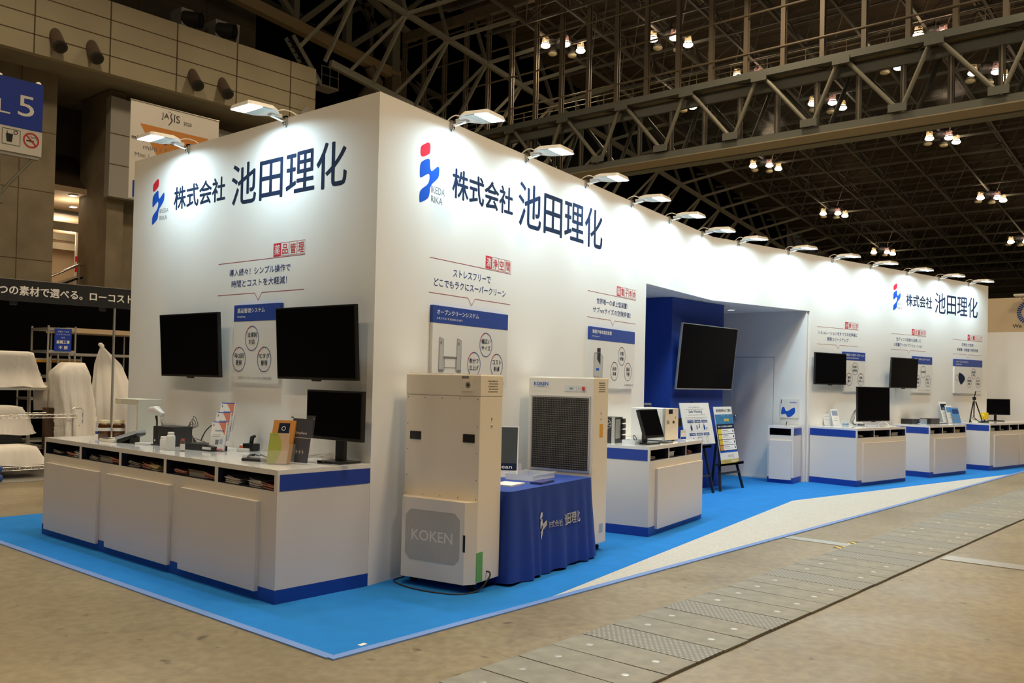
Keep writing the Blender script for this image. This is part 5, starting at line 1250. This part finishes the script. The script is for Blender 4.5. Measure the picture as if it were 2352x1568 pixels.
for i, (x, y, z, lb) in enumerate(((15.0, 38.5, 9.43, 'left square downlight at the front of the lobby ceiling'), (16.1, 38.6, 9.43, 'right square downlight at the front of the lobby ceiling'), (16.3, 41.5, 9.43, 'bright round lamp behind the front lobby downlights'), (17.0, 48.0, 9.43, 'lobby lamp half way back'), (18.6, 50.0, 9.43, 'lobby lamp far back'), (21.5, 43, 9.43, 'lobby lamp seen right of the concrete pillar'))):
    t = thing('downlight', lb, 'ceiling light', (x, y, z))
    MB().bevbox(-.16, .16, -.16, .16, -.03, .02, WPLAS, .01).done('rim', t); MB().box(-.13, .13, -.13, .13, -.036, -.031, LL).done('lens', t)
for (x, y, e) in ((15.5, 40, 130), (17.5, 46, 260), (20, 50, 260), (21, 41, 120)):
    ld = bpy.data.lights.new('lobby_light', 'POINT'); ld.energy = e * .7; ld.color = (1, .80, .55); ld.shadow_soft_size = .3
    lo = bpy.data.objects.new('lobby_light', ld); C.objects.link(lo); lo.location = (x, y, 8.8)
t = thing('lit_banner', 'tall red and white lit banner deep in the lobby', 'banner', (18.4, 46.0, 5.2))
MB().box(0, .7, 0, .03, 0, 3.9, PAPERW).done('cloth', t)
b = MB()
for k, m_ in enumerate((LOGOR, PAPERW, LOGOR, LOGOR)): b.flat([(.0, .4 + k * .55), (.7, .6 + k * .55), (.7, .85 + k * .55), (0, .7 + k * .55)], -.004, m_)
b.done('banner_print', t)

# ------------------------------------------------------------------ roof: space frame of trusses and ties
NX = [58.25 + 3.0 * i for i in range(-12, 14)]
NY = [13.2 + 2.96 * k for k in range(-11, 6)]
for yi, y in enumerate(NY):
    t = thing('roof_truss', 'dusty steel truss running down the dark sloping roof', 'truss', (NX[0], y, zr(NX[0])), 0, 'trusses of the roof space frame')
    o = Vector((NX[0], y, zr(NX[0])))
    a = Vector((NX[0], y, zr(NX[0]))) - o; c = Vector((NX[-1], y, zr(NX[-1]))) - o
    MB().beam(a, c, .13, .15, TRUSSD).done('lower_chord', t)
    MB().beam(a + Vector((1.5, 1.48, 2.2 - KR * 1.5)), c + Vector((1.5, 1.48, 2.2 - KR * 1.5)), .10, .12, TRUSSD).done('upper_chord', t)
    b = MB()
    for x in NX:
        p = Vector((x, y, zr(x))) - o
        for sx in (-1, 1):
            for sy in (-1, 1):
                x2 = x + 1.5 * sx
                b.beam(p, Vector((x2, y + 1.48 * sy, zr(x2) + 2.2)) - o, .055, .055, TRUSSD)
    b.done('web', t)
for x in NX:
    t = thing('roof_tie', 'dusty steel tie crossing the roof trusses', 'truss', (x, NY[0], zr(x)), 0, 'cross ties of the roof space frame')
    L_ = NY[-1] - NY[0] + 3
    MB().beam((0, 0, 0), (0, L_, 0), .11, .13, TRUSSD).done('lower_tie', t)
    MB().beam((1.5, 1.48, 2.2 - KR * 1.5), (1.5, L_, 2.2 - KR * 1.5), .08, .10, TRUSSD).done('upper_tie', t)
# deeper edge truss along the hall side
t = thing('edge_truss', 'heavy cream lattice truss along the side edge of the roof', 'truss', (25.3, 31.1, zr(25.3) - 1.45))
o = Vector((25.3, 31.1, zr(25.3) - 1.45)); ex = [25.3 + 3.07 * k for k in range(24)]
def ze(x): return zr(x) - 1.45
MB().beam(Vector((ex[0], 31.1, ze(ex[0]))) - o, Vector((ex[-1], 31.1, ze(ex[-1]))) - o, .22, .26, TRUSS).done('chord', t)
MB().beam(Vector((ex[0], 33.3, ze(ex[0]) - 3.4)) - o, Vector((ex[-1], 33.3, ze(ex[-1]) - 3.4)) - o, .25, .35, TRUSS).done('chord', t)
for x in ex:
    p = Vector((x, 31.1, ze(x))) - o
    MB().beam(p, Vector((x + 2.2, 28.0, zr(x + 2.2))) - o, .15, .17, TRUSS).done('diagonal', t)
    MB().beam(p, Vector((x + .3, 32.6, zr(x) + 2.0)) - o, .15, .17, TRUSS).done('post', t)
    MB().beam(p, Vector((x - .35, 33.3, ze(x) - 3.4)) - o, .15, .17, TRUSS).done('post', t)
    MB().beam(p, Vector((x - 1.9, 33.3, ze(x - 1.9) - 3.4)) - o, .13, .15, TRUSS).done('diagonal', t)
# big girder at upper left
t = thing('roof_girder', 'massive cream steel girder crossing the upper left', 'girder', (24.0, 40.7, 21.0))
def gp(x, z, dy=0): return Vector((x - 24.0, dy, z - 21.0))
MB().beam(gp(20.0, 22.75), gp(36.4, 21.0), .55, .62, mat('tan girder paint', (.36, .28, .17), .5)).done('bottom_chord', t)
for (x, z, zt, w_) in ((28.3, 22.0, 27, .38), (32.15, 21.7, 27.5, .42), (35.95, 21.2, 29.5, .62)): MB().beam(gp(x, z), gp(x, zt), w_, w_, TRUSS).done('post', t)
for p, q, w_ in ((gp(28.5, 22.0), gp(32.0, 25.3), .34), (gp(32.25, 21.7), gp(35.8, 24.55), .34), (gp(31.0, 26.5), gp(35.8, 24.6), .34), (gp(35.9, 24.6), gp(37.9, 23.9), .34), (gp(35.95, 24.55), gp(38.6, 27.0), .30), (gp(24.4, 22.4), gp(28.2, 25.3), .3), (gp(24.5, 25.6), gp(28.2, 22.4), .3)): MB().beam(p, q, w_, w_, TRUSS).done('diagonal', t)
MB().beam(gp(35.95, 24.7), gp(36.6, 24.3, -7), .34, .34, MULL).done('tie', t)
MB().bevbox(35.6 - 24.0, 36.4 - 24.0, -.4, .4, 19.6 - 21, 20.9 - 21, MULL, .05).done('bearing', t)
MB().tube([gp(36.0, 19.7), gp(36.0, 0.0)], .55, DARKM, 16).done('column', t)
MB().tube([gp(34.0, 21.0), gp(34.6, 20.2), gp(33.6, 18.9), gp(33.0, 15)], [.35, .45, .42, .40], MULL, 12).done('drain_pipe', t)
t = thing('roof_girder', 'dim grey girder behind the big cream one', 'girder', (24.0, 45.5, 22.0))
for p, q in ((gp(22, 25), gp(46, 21.5)), (gp(24, 28.5), gp(33, 23.2)), (gp(33, 23.2), gp(40, 28)), (gp(28, 22), gp(28.5, 30)), (gp(38, 21), gp(38, 30)), (gp(24, 22), gp(31, 28)), (gp(36, 27), gp(44, 20.5))): MB().beam(p, q, .32, .32, TRUSSD).done('member', t)

# ------------------------------------------------------------------ glazed bridge crossing the hall, with the post screen above it
BX = 34.0
t = thing('skywalk_bridge', 'glazed steel truss bridge crossing high above the booth', 'bridge', (BX, -9.0, 11.75))
def bp(y, z, x=0.0): return Vector((x, y + 9.0, z - 11.75))
YA, YB = -9.0, 33.5
MB().box(-.15, 1.05, 0, YB - YA, 12.05 - 11.75, 12.10 - 11.75, mat('bridge soffit cream', (.30, .27, .20), .5)).done('soffit', t)
MB().box(1.05, 1.75, 0, YB - YA, 12.0 - 11.75, 12.42 - 11.75, TRUSSG).box(-.05, 1.05, 0, YB - YA, 12.10 - 11.75, 12.42 - 11.75, TRUSSG).done('floor_beam', t)
MB().box(.05, 1.7, 0, YB - YA, 12.42 - 11.75, 12.46 - 11.75, DARKM).done('walkway', t)
for xx in (0.0, 1.6):
    MB().beam(bp(YA, 15.15, xx), bp(YB, 15.15, xx), .34, .30, TRUSSG).done('top_chord', t)
MB().box(.17, 1.43, 0, YB - YA, 15.28 - 11.75, 15.34 - 11.75, mat('bridge roof panel', (.28, .25, .18), .7)).done('roof_panel', t)
by = [4.58 + 3.63 * k for k in range(-3, 8)]; ty = [6.87 + 3.63 * k for k in range(-4, 8)]
for xx, mm in ((0.0, TRUSS), (1.6, TRUSSG)):
    for yb in by:
        for yt in ty:
            if -.01 < yt - yb < 2.4 or -1.5 < yt - yb < 0: MB().tube([bp(yb + (.18 if yt > yb else -.18), 12.72, xx), bp(yt + (-.2 if yt > yb else .2), 14.95, xx)], .095, mm, 10).done('diagonal', t)
    if xx == 0:
        for yb in by: MB().box(-.20, -.14, yb + 9 - .36, yb + 9 + .36, 12.44 - 11.75, 12.76 - 11.75, TRUSSG).done('gusset_plate', t)
        for yt in ty: MB().box(-.20, -.14, yt + 9 - .36, yt + 9 + .36, 14.82 - 11.75, 15.12 - 11.75, TRUSSG).done('gusset_plate', t)
b = MB()
for yt in ty: b.beam(bp(yt, 15.1, 0), bp(yt, 15.1, 1.6), .14, .16, TRUSSG).beam(bp(yt, 15.1, 0), bp(yt + 1.8, 15.1, 1.6), .07, .08, TRUSSG).beam(bp(yt, 15.1, 1.6), bp(yt + 1.8, 15.1, 0), .07, .08, TRUSSG)
b.done('roof_bracing', t)
my = [4.59 + 1.78 * k for k in range(-7, 17)]
for y in my:
    b = MB()
    for dy in (-.09, .09): b.box(.34, .42, y + 9 + dy - .03, y + 9 + dy + .03, 12.5 - 11.75, 14.45 - 11.75, DARKM)
    b.box(.33, .40, y + 9 - .04, y + 9 + .04, 12.5 - 11.75, 14.45 - 11.75, MULL).done('window_mullion', t)
MB().box(.30, .48, 0, YB - YA, 14.43 - 11.75, 14.85 - 11.75, TRUSSG).done('window_head', t)
MB().box(.33, .42, 0, YB - YA, 12.5 - 11.75, 12.54 - 11.75, BLACK).done('window_sill', t)
for i, y in enumerate(my[:-1]): MB().quad((.38, y + 9 + .12, .79), (.38, y + 9 + 1.66, .79), (.38, y + 9 + 1.66, 2.68), (.38, y + 9 + .12, 2.68), GLASS).done('window_pane', t)
b = MB()
for z in (15.75, 16.02, 16.28): b.tube([bp(YA, z, 1.2), bp(YB, z, 1.2)], .022, MULL, 6)
for k in range(24): b.tube([bp(YA + 1.8 * k, 15.3, 1.2), bp(YA + 1.8 * k, 16.3, 1.2)], .02, MULL, 6)
b.done('guard_rail', t)
t = thing('post_screen', 'tall screen of brown posts and tubes standing on the bridge', 'screen', (BX + .9, -9, 15.3))
for k in range(-6, 20):
    y = 4.59 + 1.78 * k; zb = 15.32 if y < 25 else 9.0
    b = MB()
    for dx in (-.09, .09): b.box(dx - .03, dx + .03, y + 9 - .10, y + 9 + .10, zb - 15.3, 22.5 - 15.3, MULL)
    for z in range(int((22.4 - zb) / .45)): b.box(-.06, .06, y + 9 - .03, y + 9 + .03, zb - 15.3 + .2 + .45 * z, zb - 15.3 + .42 + .45 * z, MULL)
    b.done('post', t)
for z in (16.5, 18.28, 20.06, 21.84): MB().tube([(-.13, 0, z - 15.3), (-.13, 47.5, z - 15.3)], .05, MULL, 8).done('rail', t)
MB().beam((0, 0, 7.25), (0, 47.5, 7.25), .35, .55, MULL).done('top_beam', t)

# ------------------------------------------------------------------ hall lamp clusters (the warm light of the hall)
HL = mat('hall lamp glow', (1.0, .86, .62), .4, emit=14, ecol=(1.0, .80, .55)); HLP = mat('hall lamp rosy glow', (1, .75, .7), .4, emit=8, ecol=(1.0, .70, .60))
HLD = mat('unlit lamp glass', (.45, .40, .25), .4); LG = mat('clear lamp bowl', (.25, .22, .17), .2, alpha=.4)
def cluster(label, x, y, z, k=1.0, spill=.02):
    t = thing('hall_lamp_cluster', label, 'hall lamp', (x, y, z), 0, 'warm lamp clusters under the hall roof')
    MB().lathe([(.0, .55), (.35, .5), (.42, .3), (.42, .1), (0, .05)], DARKM, (0, 0, .15), 16).done('hub', t)
    b = MB(); ps = [(-1.05, .45, 0), (-.35, -.65, 0), (.85, -.45, 1), (-.2, .95, 2), (.95, .65, 2), (-.95, -.55, 2)]
    KS = .84
    sp = [(-1.05, .45, HL), (-.55, -.55, HLP), (.75, -.62, HL), (1.05, .2, HLD), (.15, .9, HLD)]
    for (dx, dy, m_) in sp: b.beam((0, 0, .45), (dx, dy, .35), .06, .06, DARKM)
    b.done('arms', t)
    for (dx, dy, m_) in sp:
        l = MB().lathe([(.05, .42), (.17, .39), (.20, .10)], LG if m_ is not HLD else DARKM, (dx, dy, 0), 16).done('lamp_shade', t)
        MB().lathe([(.20, .10), (.255, -.02), (.255, -.08), (.17, -.145), (0, -.165)], m_, (dx, dy, 0), 18).done('lamp_glass', l)
        MB().lathe([(.26, .05), (.268, .025), (.26, 0.0)], DARKM, (dx, dy, 0), 16).done('lamp_band', l)
    MB().tube([(0, 0, .6), (0, 0, 1.2)], .04, DARKM).done('rod', t)
    ld = bpy.data.lights.new('hall_lamp', 'AREA'); ld.shape = 'DISK'; ld.size = 2.0; ld.energy = HALL_W * k; ld.color = HALL_COL; ld.spread = R(150)
    lo = bpy.data.objects.new('hall_lamp', ld); C.objects.link(lo); lo.parent = t; lo.location = (0, 0, -.30)
    ld = bpy.data.lights.new('hall_lamp_spill', 'POINT'); ld.shadow_soft_size = .5; ld.energy = HALL_W * k * spill; ld.color = HALL_COL
    lo = bpy.data.objects.new('hall_lamp_spill', ld); C.objects.link(lo); lo.parent = t; lo.location = (0, 0, -1.0)
    return t
vis = [(36.6, 27.2, 'hall lamp cluster seen through the post screen at top centre'), (57.4, 25.0, 'hall lamp cluster just under the bridge, left of two'), (69.0, 24.6, 'second hall lamp cluster down the left roof line'), (57.1, 13.1, 'hall lamp cluster at right just under the bridge'),
       (69.1, 13.1, 'second hall lamp cluster down the right roof line'), (80.8, 24.7, 'far small hall lamp cluster above the booth lamps'), (80.6, 13.6, 'hall lamp cluster cut by the right picture edge'), (45.7, 25.3, 'hall lamp cluster seen through the left bridge windows'),
       (45.9, 13.0, 'hall lamp cluster at the top edge of the bridge on the right'), (38.7, 21.6, 'hall lamp cluster behind the post screen left of the bridge top'), (44.5, 19.7, 'hall lamp cluster peeping over the bridge top, near its middle'), (49.5, 17.4, 'hall lamp cluster behind the middle bridge windows'), (49.4, 8.7, 'hall lamp cluster behind the right bridge windows'), (44.3, 9.9, 'hall lamp cluster over the bridge top at far right')]
for x, y, lb in vis: cluster(lb, x, y, zr(x) - .55)
for (x, y) in ((22.6, 25), (22.6, 1), (10.8, 13), (10.8, 1), (10.8, -11), (-1, 13), (-1, 1), (-1, -11), (22.6, -11), (31, 1), (34.2, -11), (-12.8, 13), (-12.8, 1), (-12.8, -11), (22.6, 13), (10.8, 25), (-1, 25), (-12.8, 25), (31, 13)):
    cluster('extra unseen lamp cluster added to brighten the floor beside the trench', x, y, min(zr(x), 21.0) - .55, 1.0, .4 if (x, y) in ((22.6, 25), (10.8, 25)) else .03)  # stronger spill on two clusters, added to brighten the roof girder
cluster('extra unseen lamp cluster added to brighten the floor beside the trench', 5.0, -6.0, 17.5, 2.2)  # added off-grid cluster with raised power, brightens the floor right of the trench
